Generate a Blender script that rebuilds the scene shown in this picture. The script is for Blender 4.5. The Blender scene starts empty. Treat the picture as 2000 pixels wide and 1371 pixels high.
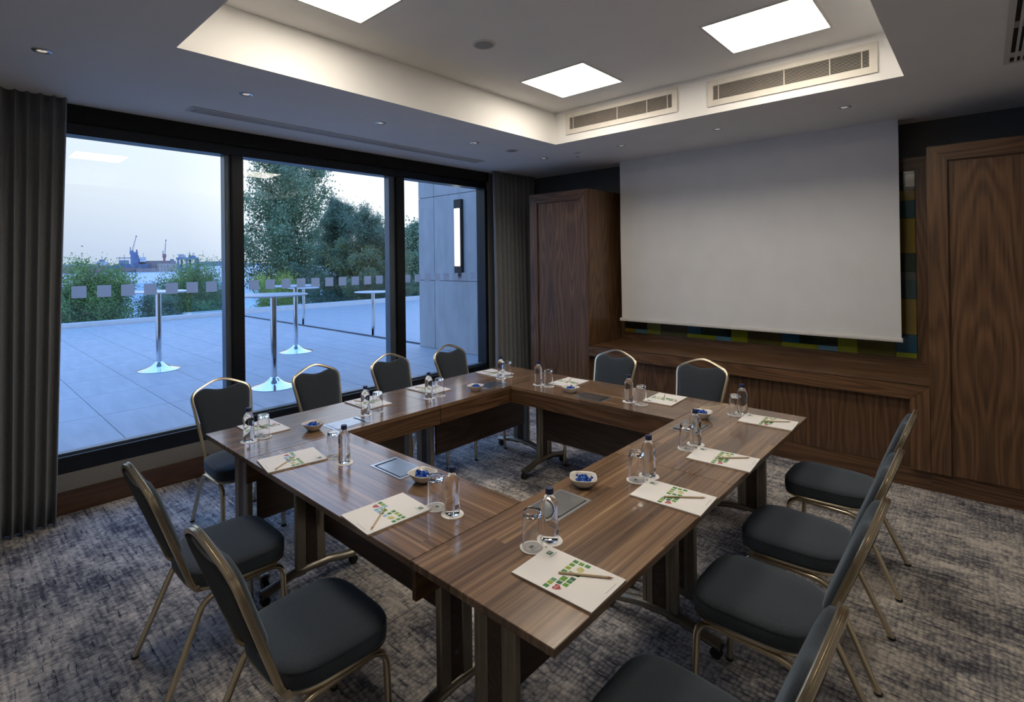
import bpy, bmesh, math, random
import numpy as np
from mathutils import Vector, Matrix
R = math.radians
rnd = random.Random(7)
SC = bpy.context.scene
COL = SC.collection

# ------------------------------------------------------------------ camera
F_PX, PX, PY = 1022.755, 934.31, 505.99
YAW, PITCH, ROLL = 0.76797, 0.00326, 0.01211
cam_d = bpy.data.cameras.new('camera'); cam = bpy.data.objects.new('camera', cam_d); COL.objects.link(cam)
cam_d.sensor_fit = 'HORIZONTAL'; cam_d.sensor_width = 36.0; cam_d.lens = 36.0 * F_PX / 2000
cam_d.shift_x = (1000 - PX) / 2000; cam_d.shift_y = -(685.5 - PY) / 2000
cam_d.clip_start = 0.05; cam_d.clip_end = 20000
_fh = Vector((-math.sin(YAW), math.cos(YAW), 0)); _r = Vector((math.cos(YAW), math.sin(YAW), 0)); _z = Vector((0, 0, 1))
_f = _fh * math.cos(PITCH) + _z * math.sin(PITCH); _u = -_fh * math.sin(PITCH) + _z * math.cos(PITCH)
_rr = _r * math.cos(ROLL) - _u * math.sin(ROLL); _uu = _r * math.sin(ROLL) + _u * math.cos(ROLL)
M = Matrix.Identity(4)
for i in range(3):
    M[i][0], M[i][1], M[i][2] = _rr[i], _uu[i], -_f[i]
CAM = Vector((3.38902, -1.12038, 1.76341))
M.translation = CAM
cam.matrix_world = M
SC.camera = cam
SC.view_settings.view_transform = 'Standard'; SC.view_settings.look = 'None'
SC.view_settings.gamma = 1.0; SC.view_settings.use_curve_mapping = False
SC.view_settings.exposure = 0.64

# ------------------------------------------------------------------ world: dusk sky
PANEL_E = 10.5
wd = bpy.data.worlds.new('dusk_sky'); SC.world = wd; wd.use_nodes = True
nt = wd.node_tree; nt.nodes.clear()
def N(t, typ, **kw):
    n = t.nodes.new(typ)
    for k, v in kw.items():
        if k == 'inp':
            for a, b in v.items(): n.inputs[a].default_value = b
        else: setattr(n, k, v)
    return n
def ramp(t, stops, interp='LINEAR'):
    n = t.nodes.new('ShaderNodeValToRGB'); n.color_ramp.interpolation = interp
    e = n.color_ramp.elements
    e[0].position, e[0].color = stops[0][0], (*stops[0][1], 1)
    e[1].position, e[1].color = stops[-1][0], (*stops[-1][1], 1)
    for p, c in stops[1:-1]:
        x = e.new(p); x.color = (*c, 1)
    return n
tc = N(nt, 'ShaderNodeTexCoord'); sp = N(nt, 'ShaderNodeSeparateXYZ')
nt.links.new(tc.outputs['Generated'], sp.inputs[0])
rp = ramp(nt, [(0.0, (.34, .42, .54)), (0.03, (.39, .46, .58)), (0.12, (.52, .575, .64)), (0.25, (.56, .65, .78)), (0.5, (.48, .80, 1.48)), (1.0, (.34, .80, 2.0))])
nt.links.new(sp.outputs['Z'], rp.inputs[0])
gl = N(nt, 'ShaderNodeVectorMath', operation='DOT_PRODUCT')
gd = Vector((-.78, .60, .14)).normalized(); gl.inputs[1].default_value = gd
nt.links.new(tc.outputs['Generated'], gl.inputs[0])
gr = ramp(nt, [(0.0, (0, 0, 0)), (0.80, (0, 0, 0)), (0.93, (.09, .08, .07)), (0.985, (.27, .24, .19)), (1.0, (.33, .29, .23))])
nt.links.new(gl.outputs['Value'], gr.inputs[0])
ad = N(nt, 'ShaderNodeMix', data_type='RGBA', blend_type='ADD'); ad.inputs[0].default_value = 1
nt.links.new(rp.outputs[0], ad.inputs[6]); nt.links.new(gr.outputs[0], ad.inputs[7])
bg = N(nt, 'ShaderNodeBackground', inp={'Strength': 1.0}); ow = N(nt, 'ShaderNodeOutputWorld')
nt.links.new(ad.outputs[2], bg.inputs[0]); nt.links.new(bg.outputs[0], ow.inputs[0])

# ------------------------------------------------------------------ materials
def newmat(name):
    m = bpy.data.materials.new(name); m.use_nodes = True
    t = m.node_tree; t.nodes.clear()
    o = N(t, 'ShaderNodeOutputMaterial'); b = N(t, 'ShaderNodeBsdfPrincipled')
    t.links.new(b.outputs[0], o.inputs[0])
    return m, t, b, o
def pbr(name, col, rough=.5, metal=0., var=.12, scale=14., bump=0., bscale=None, stretch=(1, 1, 1), emit=None, es=0, spec=None, sheen=0, coat=0):
    m, t, b, o = newmat(name)
    co = N(t, 'ShaderNodeTexCoord'); mp = N(t, 'ShaderNodeMapping'); mp.inputs['Scale'].default_value = stretch
    t.links.new(co.outputs['Object'], mp.inputs[0])
    no = N(t, 'ShaderNodeTexNoise', inp={'Scale': scale, 'Detail': 4.0}); t.links.new(mp.outputs[0], no.inputs['Vector'])
    c = np.array(col)
    rr = ramp(t, [(.3, tuple(c * (1 - var))), (.7, tuple(np.minimum(c * (1 + var), 1)))])
    t.links.new(no.outputs['Fac'], rr.inputs[0]); t.links.new(rr.outputs[0], b.inputs['Base Color'])
    b.inputs['Roughness'].default_value = rough; b.inputs['Metallic'].default_value = metal
    if spec is not None: b.inputs['Specular IOR Level'].default_value = spec
    if sheen: b.inputs['Sheen Weight'].default_value = sheen; b.inputs['Sheen Roughness'].default_value = .5; b.inputs['Sheen Tint'].default_value = (.65, .82, 1, 1)
    if coat: b.inputs['Coat Weight'].default_value = coat; b.inputs['Coat Roughness'].default_value = .1
    if bump:
        n2 = N(t, 'ShaderNodeTexNoise', inp={'Scale': bscale or scale * 8, 'Detail': 3.0}); t.links.new(mp.outputs[0], n2.inputs['Vector'])
        bp = N(t, 'ShaderNodeBump', inp={'Strength': bump, 'Distance': .002}); t.links.new(n2.outputs['Fac'], bp.inputs['Height'])
        t.links.new(bp.outputs[0], b.inputs['Normal'])
    if emit: b.inputs['Emission Color'].default_value = (*emit, 1); b.inputs['Emission Strength'].default_value = es
    return m
def math_n(t, op, a, b=None, c=None):
    n = N(t, 'ShaderNodeMath', operation=op)
    for i, v in enumerate((a, b, c)):
        if v is None: continue
        if isinstance(v, (int, float)): n.inputs[i].default_value = v
        else: t.links.new(v, n.inputs[i])
    return n.outputs[0]
def veneer(name, dark, light, axis='Z', mirror=None, rough=.38):
    """walnut veneer: stretched contour bands along one axis"""
    m, t, b, o = newmat(name)
    co = N(t, 'ShaderNodeTexCoord'); oi = N(t, 'ShaderNodeObjectInfo')
    vec = co.outputs['Object']
    if axis == 'X':
        q = N(t, 'ShaderNodeSeparateXYZ'); t.links.new(vec, q.inputs[0]); k = N(t, 'ShaderNodeCombineXYZ')
        t.links.new(q.outputs[1], k.inputs[0]); t.links.new(q.outputs[2], k.inputs[1]); t.links.new(q.outputs[0], k.inputs[2]); vec = k.outputs[0]
    if axis == 'Y':
        q = N(t, 'ShaderNodeSeparateXYZ'); t.links.new(vec, q.inputs[0]); k = N(t, 'ShaderNodeCombineXYZ')
        t.links.new(q.outputs[0], k.inputs[0]); t.links.new(q.outputs[2], k.inputs[1]); t.links.new(q.outputs[1], k.inputs[2]); vec = k.outputs[0]
    if mirror:
        q = N(t, 'ShaderNodeSeparateXYZ'); t.links.new(vec, q.inputs[0]); k = N(t, 'ShaderNodeCombineXYZ')
        t.links.new(math_n(t, 'PINGPONG', q.outputs[0], mirror), k.inputs[0]); t.links.new(q.outputs[1], k.inputs[1]); t.links.new(q.outputs[2], k.inputs[2]); vec = k.outputs[0]
    ofs = N(t, 'ShaderNodeVectorMath', operation='ADD'); t.links.new(vec, ofs.inputs[0])
    kk = N(t, 'ShaderNodeCombineXYZ'); t.links.new(math_n(t, 'MULTIPLY', oi.outputs['Random'], 3.0), kk.inputs[2]); t.links.new(kk.outputs[0], ofs.inputs[1])
    m1 = N(t, 'ShaderNodeMapping'); m1.inputs['Scale'].default_value = (5, 5, .55); t.links.new(ofs.outputs[0], m1.inputs[0])
    n1 = N(t, 'ShaderNodeTexNoise', inp={'Scale': 1.0, 'Detail': 1.5, 'Roughness': .4}); t.links.new(m1.outputs[0], n1.inputs['Vector'])
    band = math_n(t, 'SINE', math_n(t, 'MULTIPLY', n1.outputs['Fac'], 85.0))
    band = math_n(t, 'MULTIPLY_ADD', band, .5, .5)
    m2 = N(t, 'ShaderNodeMapping'); m2.inputs['Scale'].default_value = (95, 95, 3.0); t.links.new(ofs.outputs[0], m2.inputs[0])
    n2 = N(t, 'ShaderNodeTexNoise', inp={'Scale': 1.0, 'Detail': 3.0}); t.links.new(m2.outputs[0], n2.inputs['Vector'])
    m3 = N(t, 'ShaderNodeMapping'); m3.inputs['Scale'].default_value = (3, 3, .4); t.links.new(ofs.outputs[0], m3.inputs[0])
    n3 = N(t, 'ShaderNodeTexNoise', inp={'Scale': 1.0, 'Detail': 2.0}); t.links.new(m3.outputs[0], n3.inputs['Vector'])
    s = math_n(t, 'MULTIPLY_ADD', band, .21, math_n(t, 'MULTIPLY_ADD', n2.outputs['Fac'], .55, math_n(t, 'MULTIPLY', n3.outputs['Fac'], .35)))
    rr = ramp(t, [(.33, dark), (.62, tuple((np.array(dark) + np.array(light)) / 2)), (.9, light)])
    t.links.new(s, rr.inputs[0]); t.links.new(rr.outputs[0], b.inputs['Base Color'])
    b.inputs['Roughness'].default_value = rough
    bp = N(t, 'ShaderNodeBump', inp={'Strength': .12, 'Distance': .001}); t.links.new(n2.outputs['Fac'], bp.inputs['Height']); t.links.new(bp.outputs[0], b.inputs['Normal'])
    return m
def stave_top(name):
    """laminate desk top: long printed staves running along local X"""
    m, t, b, o = newmat(name)
    co = N(t, 'ShaderNodeTexCoord'); oi = N(t, 'ShaderNodeObjectInfo'); q = N(t, 'ShaderNodeSeparateXYZ'); t.links.new(co.outputs['Object'], q.inputs[0])
    ro = math_n(t, 'MULTIPLY', oi.outputs['Random'], 37.0)
    y = math_n(t, 'ADD', math_n(t, 'DIVIDE', q.outputs[1], .052), ro)
    row = math_n(t, 'FLOOR', y)
    w1 = N(t, 'ShaderNodeTexWhiteNoise', noise_dimensions='1D'); t.links.new(row, w1.inputs['W'])
    x = math_n(t, 'ADD', math_n(t, 'DIVIDE', q.outputs[0], 1.25), math_n(t, 'MULTIPLY', w1.outputs['Value'], 9.0))
    k = N(t, 'ShaderNodeCombineXYZ'); t.links.new(row, k.inputs[0]); t.links.new(math_n(t, 'FLOOR', x), k.inputs[1])
    w2 = N(t, 'ShaderNodeTexWhiteNoise', noise_dimensions='3D'); t.links.new(k.outputs[0], w2.inputs['Vector'])
    k2 = N(t, 'ShaderNodeCombineXYZ'); t.links.new(q.outputs[0], k2.inputs[0]); t.links.new(math_n(t, 'MULTIPLY_ADD', w2.outputs['Value'], 5.0, q.outputs[1]), k2.inputs[1])
    m2 = N(t, 'ShaderNodeMapping'); m2.inputs['Scale'].default_value = (.9, 46, 1); t.links.new(k2.outputs[0], m2.inputs[0])
    n2 = N(t, 'ShaderNodeTexNoise', inp={'Scale': 1.0, 'Detail': 4.0, 'Roughness': .6}); t.links.new(m2.outputs[0], n2.inputs['Vector'])
    s = math_n(t, 'MULTIPLY_ADD', n2.outputs['Fac'], 1.05, math_n(t, 'MULTIPLY', w2.outputs['Value'], .20))
    rr = ramp(t, [(.32, (.070, .041, .026)), (.52, (.140, .083, .049)), (.68, (.215, .130, .074)), (.82, (.31, .19, .105)), (.95, (.48, .32, .18))])
    t.links.new(s, rr.inputs[0]); t.links.new(rr.outputs[0], b.inputs['Base Color'])
    b.inputs['Roughness'].default_value = .24; b.inputs['Specular IOR Level'].default_value = .6; b.inputs['Coat Weight'].default_value = .5; b.inputs['Coat Roughness'].default_value = .10
    return m
def carpet_mat(name):
    m, t, b, o = newmat(name)
    co = N(t, 'ShaderNodeTexCoord')
    def noise(sc, detail=3., rough=.5):
        mp = N(t, 'ShaderNodeMapping'); mp.inputs['Scale'].default_value = sc; t.links.new(co.outputs['Object'], mp.inputs[0])
        n = N(t, 'ShaderNodeTexNoise', inp={'Scale': 1.0, 'Detail': detail, 'Roughness': rough}); t.links.new(mp.outputs[0], n.inputs['Vector']); return n
    wob = noise((9, 9, 9), 2.)
    mx = N(t, 'ShaderNodeVectorMath', operation='MULTIPLY_ADD'); t.links.new(wob.outputs['Color'], mx.inputs[0]); mx.inputs[1].default_value = (.02, .03, 0); t.links.new(co.outputs['Object'], mx.inputs[2])
    mv = N(t, 'ShaderNodeMapping'); mv.inputs['Scale'].default_value = (50, 38, 0); t.links.new(mx.outputs[0], mv.inputs[0])
    vo = N(t, 'ShaderNodeTexVoronoi', voronoi_dimensions='2D', inp={'Scale': 1.0, 'Randomness': .55}); t.links.new(mv.outputs[0], vo.inputs['Vector'])
    loop = math_n(t, 'SUBTRACT', 1.0, math_n(t, 'POWER', vo.outputs['Distance'], 1.6))
    cell = N(t, 'ShaderNodeSeparateColor'); t.links.new(vo.outputs['Color'], cell.inputs[0])
    bw = N(t, 'ShaderNodeMath', operation='MULTIPLY_ADD', inp={1: .5}); t.links.new(cell.outputs[0], bw.inputs[0]); t.links.new(math_n(t, 'MULTIPLY', loop, 1.15), bw.inputs[2])
    n1 = noise((1.9, 2.9, 1), 6., .66); n2 = noise((3.0, 40, 1), 3.); n3 = noise((34, 6, 1), 2.); n4 = noise((7, 60, 1), 2.); n5 = noise((150, 150, 1), 2.)
    s = math_n(t, 'MULTIPLY_ADD', n1.outputs['Fac'], .86, math_n(t, 'MULTIPLY_ADD', n2.outputs['Fac'], .36, math_n(t, 'MULTIPLY_ADD', n3.outputs['Fac'], .20, math_n(t, 'MULTIPLY_ADD', n5.outputs['Fac'], .14, math_n(t, 'MULTIPLY', bw.outputs[0], .20)))))
    dash = math_n(t, 'MULTIPLY', math_n(t, 'GREATER_THAN', n4.outputs['Fac'], .64), -.14)
    s = math_n(t, 'MULTIPLY', math_n(t, 'ADD', s, dash), .765)
    rr = ramp(t, [(.60, (.060, .061, .078)), (.70, (.175, .17, .185)), (.79, (.39, .365, .34)), (.90, (.68, .615, .55))])
    t.links.new(s, rr.inputs[0]); t.links.new(rr.outputs[0], b.inputs['Base Color']); b.inputs['Roughness'].default_value = .95; b.inputs['Specular IOR Level'].default_value = .1
    bp = N(t, 'ShaderNodeBump', inp={'Strength': .55, 'Distance': .004}); t.links.new(loop, bp.inputs['Height']); t.links.new(bp.outputs[0], b.inputs['Normal'])
    return m
def glazing(name, tint=(.95, .97, .98), refl=1.0):
    m, t, b, o = newmat(name); t.nodes.remove(b)
    tr = N(t, 'ShaderNodeBsdfTransparent'); tr.inputs[0].default_value = (*tint, 1)
    g = N(t, 'ShaderNodeBsdfGlossy', inp={'Roughness': 0.0}); fr = N(t, 'ShaderNodeLayerWeight', inp={'Blend': .5})
    mx = N(t, 'ShaderNodeMixShader'); t.links.new(math_n(t, 'MULTIPLY_ADD', math_n(t, 'POWER', fr.outputs['Facing'], 5.0), .9 * refl, .026 * refl), mx.inputs[0])
    t.links.new(tr.outputs[0], mx.inputs[1]); t.links.new(g.outputs[0], mx.inputs[2]); t.links.new(mx.outputs[0], o.inputs[0])
    return m
def glassy(name, ior, tint=(1, 1, 1)):
    m, t, b, o = newmat(name)
    no = N(t, 'ShaderNodeTexNoise', inp={'Scale': 30.0}); bp = N(t, 'ShaderNodeBump', inp={'Strength': .02, 'Distance': .001}); t.links.new(no.outputs['Fac'], bp.inputs['Height']); t.links.new(bp.outputs[0], b.inputs['Normal'])
    b.inputs['Base Color'].default_value = (*tint, 1); b.inputs['Transmission Weight'].default_value = 1; b.inputs['Roughness'].default_value = 0.0; b.inputs['IOR'].default_value = ior
    return m
W_D, W_L = (.052, .025, .012), (.22, .115, .055)
MT = dict(
    paint=pbr('ceiling_paint', (.82, .81, .79), .9, var=.02, scale=3),
    wallgrey=pbr('grey_wall_paint', (.10, .105, .11), .85, var=.06, scale=6, bump=.1),
    wallpale=pbr('pale_wall_vinyl', (.58, .56, .52), .8, var=.04, scale=30, stretch=(1, 1, 6)), wallbeige=pbr('taupe_wall_vinyl', (.22, .205, .185), .8, var=.06, scale=30, bump=.2, stretch=(1, 1, 6)),
    carpet=carpet_mat('woven_carpet'),
    ven_z=veneer('walnut_veneer_upright', W_D, W_L, 'Z'), ven_door=veneer('walnut_veneer_bookmatched', W_D, W_L, 'Z', mirror=.3),
    ven_panel=veneer('walnut_veneer_flame_panel', (.045, .022, .011), (.19, .10, .048), 'Z', mirror=.27),
    ven_x=veneer('walnut_veneer_lengthwise', W_D, W_L, 'X'), ven_y=veneer('walnut_veneer_crosswise', W_D, W_L, 'Y'),
    base_wood=veneer('stained_baseboard_wood', (.055, .026, .014), (.13, .062, .032), 'Y', rough=.42),
    dark_lam=veneer('dark_walnut_laminate', (.030, .018, .012), (.10, .060, .038), 'X', rough=.35),
    top=stave_top('stave_laminate'),
    black=pbr('black_window_metal', (.012, .014, .017), .32, .3, var=.15, scale=5),
    greyalu=pbr('grey_anodised_frame', (.13, .16, .19), .35, .6, var=.08, scale=5),
    gold=pbr('champagne_metal', (.66, .57, .42), .25, .95, var=.02, scale=6),
    legmetal=pbr('bronze_leg_metal', (.27, .245, .20), .36, .85, var=.06, scale=30),
    alu=pbr('brushed_aluminium', (.62, .64, .66), .28, .95, var=.05, scale=60, stretch=(1, 8, 1)),
    chrome=pbr('polished_chrome', (.78, .80, .82), .09, 1.0, var=.03),
    fabric=pbr('charcoal_blue_fabric', (.035, .041, .050), .92, var=.25, scale=260, bump=.35, bscale=700, spec=.15, sheen=.4),
    backfab=pbr('charcoal_back_fabric', (.045, .046, .046), .92, var=.2, scale=240, bump=.3, bscale=700, spec=.15, sheen=.1),
    curtain=pbr('taupe_curtain_cloth', (.20, .20, .20), .9, var=.12, scale=120, bump=.3, bscale=400, stretch=(1, 1, .25), sheen=.2),
    rubber=pbr('black_rubber', (.015, .015, .016), .6, var=.2),
    plastic_w=pbr('white_plastic', (.62, .61, .58), .45, var=.04), plastic_g=pbr('pale_grey_mesh', (.30, .30, .30), .6, var=.1, scale=300),
    dark=pbr('dark_void', (.010, .010, .010), .9, var=.2), grille=pbr('cream_grille_metal', (.66, .62, .55), .5, var=.04),
    screen=pbr('matte_screen_cloth', (.76, .77, .78), .92, var=.03, scale=4, bump=.05),
    screenbar=pbr('white_screen_bar', (.66, .65, .63), .4, var=.03),
    boxlid=pbr('polished_grey_lid', (.50, .51, .52), .26, .95, var=.1), boxslot=pbr('black_slot', (.006, .006, .006), .7),
    paper=pbr('white_paper', (.80, .78, .76), .7, var=.02, scale=8), paperedge=pbr('paper_edges', (.55, .48, .42), .8, var=.15, scale=500, stretch=(.01, .01, 1)),
    pencil=pbr('pale_pencil_wood', (.52, .41, .27), .5, var=.1, scale=60), lead=pbr('pencil_lead', (.10, .03, .03), .5, var=.1), pinkwood=pbr('pink_pencil_point', (.42, .19, .13), .6, var=.1),
    coaster=pbr('white_card', (.80, .78, .76), .75, var=.03, scale=40), ceramic=pbr('white_ceramic', (.70, .66, .60), .18, var=.02, coat=.5),
    candy=pbr('blue_foil', (.03, .11, .46), .22, .4, var=.5, scale=160), capblue=pbr('navy_cap', (.012, .025, .09), .4, var=.1, scale=60),
    water=glassy('bottle_water', 1.33, (.97, .985, 1)), tumbler=glassy('clear_tumbler_glass', 1.45),
    barcode=pbr('grey_barcode', (.30, .31, .33), .6, var=.7, scale=1, stretch=(1, 900, .1)),
    pane=glazing('window_glazing'), railpane=glazing('balustrade_glazing', (.80, .90, .92), .8),
    frost=None,
    tile=pbr('grey_porcelain_paver', (.355, .365, .375), .55, var=.10, scale=2.2, stretch=(.6, 3.5, 1), bump=.1, bscale=40),
    joint=pbr('dark_joint', (.10, .105, .11), .9, var=.2), kerb=pbr('pale_stone_kerb', (.62, .63, .64), .7, var=.05, scale=5),
    concrete=pbr('cast_concrete', (.38, .39, .39), .8, var=.10, scale=3.0, stretch=(2, 2, .7), bump=.25, bscale=60),
    lampblack=pbr('black_lamp_metal', (.012, .012, .014), .45, var=.2),
    lamp_e=pbr('lit_lamp_diffuser', (.8, .78, .74), .6, var=.01, emit=(1, .93, .80), es=.9),
    panel_e=pbr('lit_ceiling_panel', (.8, .8, .8), .6, var=.01, emit=(1, .90, .76), es=PANEL_E),
    down_e=pbr('downlight_lens', (.6, .58, .52), .3, var=.05, emit=(1, .86, .66), es=.4),
    bartop=pbr('pale_bar_top', (.52, .54, .56), .3, var=.05),
    bark=pbr('grey_bark', (.065, .055, .045), .9, var=.35, scale=9, bump=.6),
    bank=pbr('grassy_bank', (.07, .09, .045), .95, var=.4, scale=.8),
)
def leafmat(name, c, v):
    m, t, b, o = newmat(name)
    co = N(t, 'ShaderNodeTexCoord'); no = N(t, 'ShaderNodeTexNoise', inp={'Scale': 1.6, 'Detail': 3.0}); t.links.new(co.outputs['Object'], no.inputs['Vector'])
    c = np.array(c); rr = ramp(t, [(.3, tuple(c * (1 - v))), (.7, tuple(c * (1 + v)))]); t.links.new(no.outputs['Fac'], rr.inputs[0])
    t.links.new(rr.outputs[0], b.inputs['Base Color']); b.inputs['Roughness'].default_value = .6; b.inputs['Specular IOR Level'].default_value = .25
    tl = N(t, 'ShaderNodeBsdfTranslucent'); t.links.new(rr.outputs[0], tl.inputs[0]); mx = N(t, 'ShaderNodeMixShader'); mx.inputs[0].default_value = .3
    t.links.new(b.outputs[0], mx.inputs[1]); t.links.new(tl.outputs[0], mx.inputs[2]); t.links.new(mx.outputs[0], o.inputs[0])
    return m
MT['leaf_poplar'] = leafmat('poplar_leaf', (.27, .38, .25), .35); MT['leaf_pine'] = leafmat('pine_needle', (.18, .26, .18), .4)
MT['leaf_pine_y'] = leafmat('yellowing_pine_needle', (.33, .35, .13), .4)
MT['leaf_bush'] = leafmat('bright_bush_leaf', (.42, .50, .12), .35); MT['leaf_tree'] = leafmat('small_tree_leaf', (.24, .36, .14), .4)
def sea_mat():
    m, t, b, o = newmat('rippled_sea')
    co = N(t, 'ShaderNodeTexCoord'); mp = N(t, 'ShaderNodeMapping'); mp.inputs['Scale'].default_value = (.03, .10, 1); t.links.new(co.outputs['Object'], mp.inputs[0])
    no = N(t, 'ShaderNodeTexNoise', inp={'Scale': 1.0, 'Detail': 4.0}); t.links.new(mp.outputs[0], no.inputs['Vector'])
    rr = ramp(t, [(.35, (.26, .36, .48)), (.65, (.38, .47, .58))]); t.links.new(no.outputs['Fac'], rr.inputs[0]); t.links.new(rr.outputs[0], b.inputs['Base Color'])
    b.inputs['Roughness'].default_value = .45
    return m
MT['sea'] = sea_mat()
MT['frost'] = leafmat('frosted_film', (.62, .64, .68), .03)
for n_ in MT['frost'].node_tree.nodes:
    if n_.type == 'MIX_SHADER': n_.inputs[0].default_value = .8

# ------------------------------------------------------------------ helpers
def obj(name, bm, mat, parent=None, smooth=False, loc=None):
    """link a bmesh as one object"""
    me = bpy.data.meshes.new(name)
    bmesh.ops.recalc_face_normals(bm, faces=bm.faces[:]); bm.to_mesh(me); bm.free()
    mats = mat if isinstance(mat, (list, tuple)) else [mat]
    for k in mats: me.materials.append(MT[k] if isinstance(k, str) else k)
    if smooth:
        me.polygons.foreach_set('use_smooth', [True] * len(me.polygons))
        if smooth != 'all':
            try: me.set_sharp_from_angle(angle=R(40))
            except Exception: pass
    o = bpy.data.objects.new(name, me); COL.objects.link(o)
    if parent: o.parent = parent
    if loc: o.location = loc
    return o
def thing(name, label, cat, loc=(0, 0, 0), rz=0, group=None):
    o = bpy.data.objects.new(name, None); o.empty_display_size = .1; COL.objects.link(o)
    o.location = loc; o.rotation_euler = (0, 0, rz); o['label'] = label; o['category'] = cat
    if group: o['group'] = group
    return o
def tag(o, label, cat, group=None):
    o['label'] = label; o['category'] = cat
    if group: o['group'] = group
    return o
def struct(o): o['kind'] = 'structure'; return o
def sroot(name, loc=(0, 0, 0)):
    o = bpy.data.objects.new(name, None); COL.objects.link(o); o.location = loc; o['kind'] = 'structure'; return o
def dup(root, loc, rz, label=None, group=None):
    r = root.copy(); COL.objects.link(r); r.location = loc; r.rotation_euler = (0, 0, rz)
    if label: r['label'] = label
    if group: r['group'] = group
    for ch in list(root.children):
        c = ch.copy(); COL.objects.link(c); c.parent = r
        for g in list(ch.children):
            d = g.copy(); COL.objects.link(d); d.parent = c
    return r
def box(bm, x0, x1, y0, y1, z0, z1, bev=0):
    v = [bm.verts.new(p) for p in ((x0, y0, z0), (x1, y0, z0), (x1, y1, z0), (x0, y1, z0), (x0, y0, z1), (x1, y0, z1), (x1, y1, z1), (x0, y1, z1))]
    fs = [bm.faces.new([v[i] for i in q]) for q in ((0, 3, 2, 1), (4, 5, 6, 7), (0, 1, 5, 4), (1, 2, 6, 5), (2, 3, 7, 6), (3, 0, 4, 7))]
    if bev:
        es = list({e for f in fs for e in f.edges})
        bmesh.ops.bevel(bm, geom=es, offset=bev, segments=2, affect='EDGES')
    return bm
def B(x0, x1, y0, y1, z0, z1, bev=0): return box(bmesh.new(), x0, x1, y0, y1, z0, z1, bev)
def prism(pts, z0, z1, axis='z', bev=0):
    """extrude polygon; axis says the extrusion direction: z (pts x,y), y (pts x,z), x (pts y,z)"""
    bm = bmesh.new()
    def P(a, b, c): return {'z': (a, b, c), 'y': (a, c, b), 'x': (c, a, b)}[axis]
    lo = [bm.verts.new(P(a, b, z0)) for a, b in pts]; hi = [bm.verts.new(P(a, b, z1)) for a, b in pts]
    n = len(pts); bm.faces.new(lo[::-1]); bm.faces.new(hi)
    for i in range(n): bm.faces.new((lo[i], lo[(i + 1) % n], hi[(i + 1) % n], hi[i]))
    if bev: bmesh.ops.bevel(bm, geom=bm.edges[:], offset=bev, segments=2, affect='EDGES')
    return bm
def lathe(prof, seg=24, bm=None, cx=0, cy=0):
    bm = bm or bmesh.new(); rings = []
    for r, z in prof:
        if r < 1e-6: rings.append([bm.verts.new((cx, cy, z))])
        else: rings.append([bm.verts.new((cx + r * math.cos(2 * math.pi * i / seg), cy + r * math.sin(2 * math.pi * i / seg), z)) for i in range(seg)])
    for a, b in zip(rings, rings[1:]):
        for i in range(seg):
            j = (i + 1) % seg
            if len(a) == 1 and len(b) == 1: continue
            if len(a) == 1: bm.faces.new((a[0], b[i], b[j]))
            elif len(b) == 1: bm.faces.new((a[i], a[j], b[0]))
            else: bm.faces.new((a[i], a[j], b[j], b[i]))
    return bm
def sweep(path, prof, up, bm=None, caps=True):
    """sweep a 2-D profile (a along side, b along up) along a polyline"""
    bm = bm or bmesh.new(); path = [Vector(p) for p in path]; rings = []
    for i, p in enumerate(path):
        t = (path[min(i + 1, len(path) - 1)] - path[max(i - 1, 0)]).normalized()
        u = up(i, t) if callable(up) else Vector(up)
        u = (u - t * u.dot(t)).normalized(); s = t.cross(u)
        rings.append([bm.verts.new(p + s * a + u * b) for a, b in prof])
    n = len(prof)
    for a, b in zip(rings, rings[1:]):
        for i in range(n): bm.faces.new((a[i], a[(i + 1) % n], b[(i + 1) % n], b[i]))
    if caps: bm.faces.new(rings[0][::-1]); bm.faces.new(rings[-1])
    return bm
def ell(ra, rb, n=10): return [(ra * math.cos(2 * math.pi * i / n), rb * math.sin(2 * math.pi * i / n)) for i in range(n)]
def cr(pts, k=6, closed=False):
    """Catmull-Rom"""
    P = [np.array(p, float) for p in pts]; n = len(P); out = []
    for i in range(n if closed else n - 1):
        g = (lambda j: P[j % n]) if closed else (lambda j: P[max(0, min(n - 1, j))])
        a, b, c, d = g(i - 1), g(i), g(i + 1), g(i + 2)
        for s in range(k):
            t = s / k
            out.append(.5 * ((2 * b) + (-a + c) * t + (2 * a - 5 * b + 4 * c - d) * t * t + (-a + 3 * b - 3 * c + d) * t ** 3))
    if not closed: out.append(P[-1])
    return out
def fillet(pts, rad, k=5):
    """round the corners of a 3-D polyline"""
    P = [Vector(p) for p in pts]; out = [P[0]]
    for i in range(1, len(P) - 1):
        a, b = (P[i - 1] - P[i]), (P[i + 1] - P[i]); r = min(rad, a.length * .49, b.length * .49)
        p0, p2 = P[i] + a.normalized() * r, P[i] + b.normalized() * r
        for s in range(k + 1):
            t = s / k; out.append(p0 * (1 - t) ** 2 + P[i] * 2 * t * (1 - t) + p2 * t * t)
    out.append(P[-1]); return out
def superell(a, b, n, k):
    o = []
    for i in range(k):
        t = 2 * math.pi * i / k; c, s = math.cos(t), math.sin(t)
        o.append((a * math.copysign(abs(c) ** (2 / n), c), b * math.copysign(abs(s) ** (2 / n), s)))
    return o
def loft(rings, bm=None, cap0=True, cap1=True):
    bm = bm or bmesh.new(); V = [[bm.verts.new(p) for p in r] for r in rings]; n = len(V[0])
    for a, b in zip(V, V[1:]):
        for i in range(n): bm.faces.new((a[i], a[(i + 1) % n], b[(i + 1) % n], b[i]))
    if cap0: bm.faces.new(V[0][::-1])
    if cap1: bm.faces.new(V[-1])
    return bm

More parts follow.
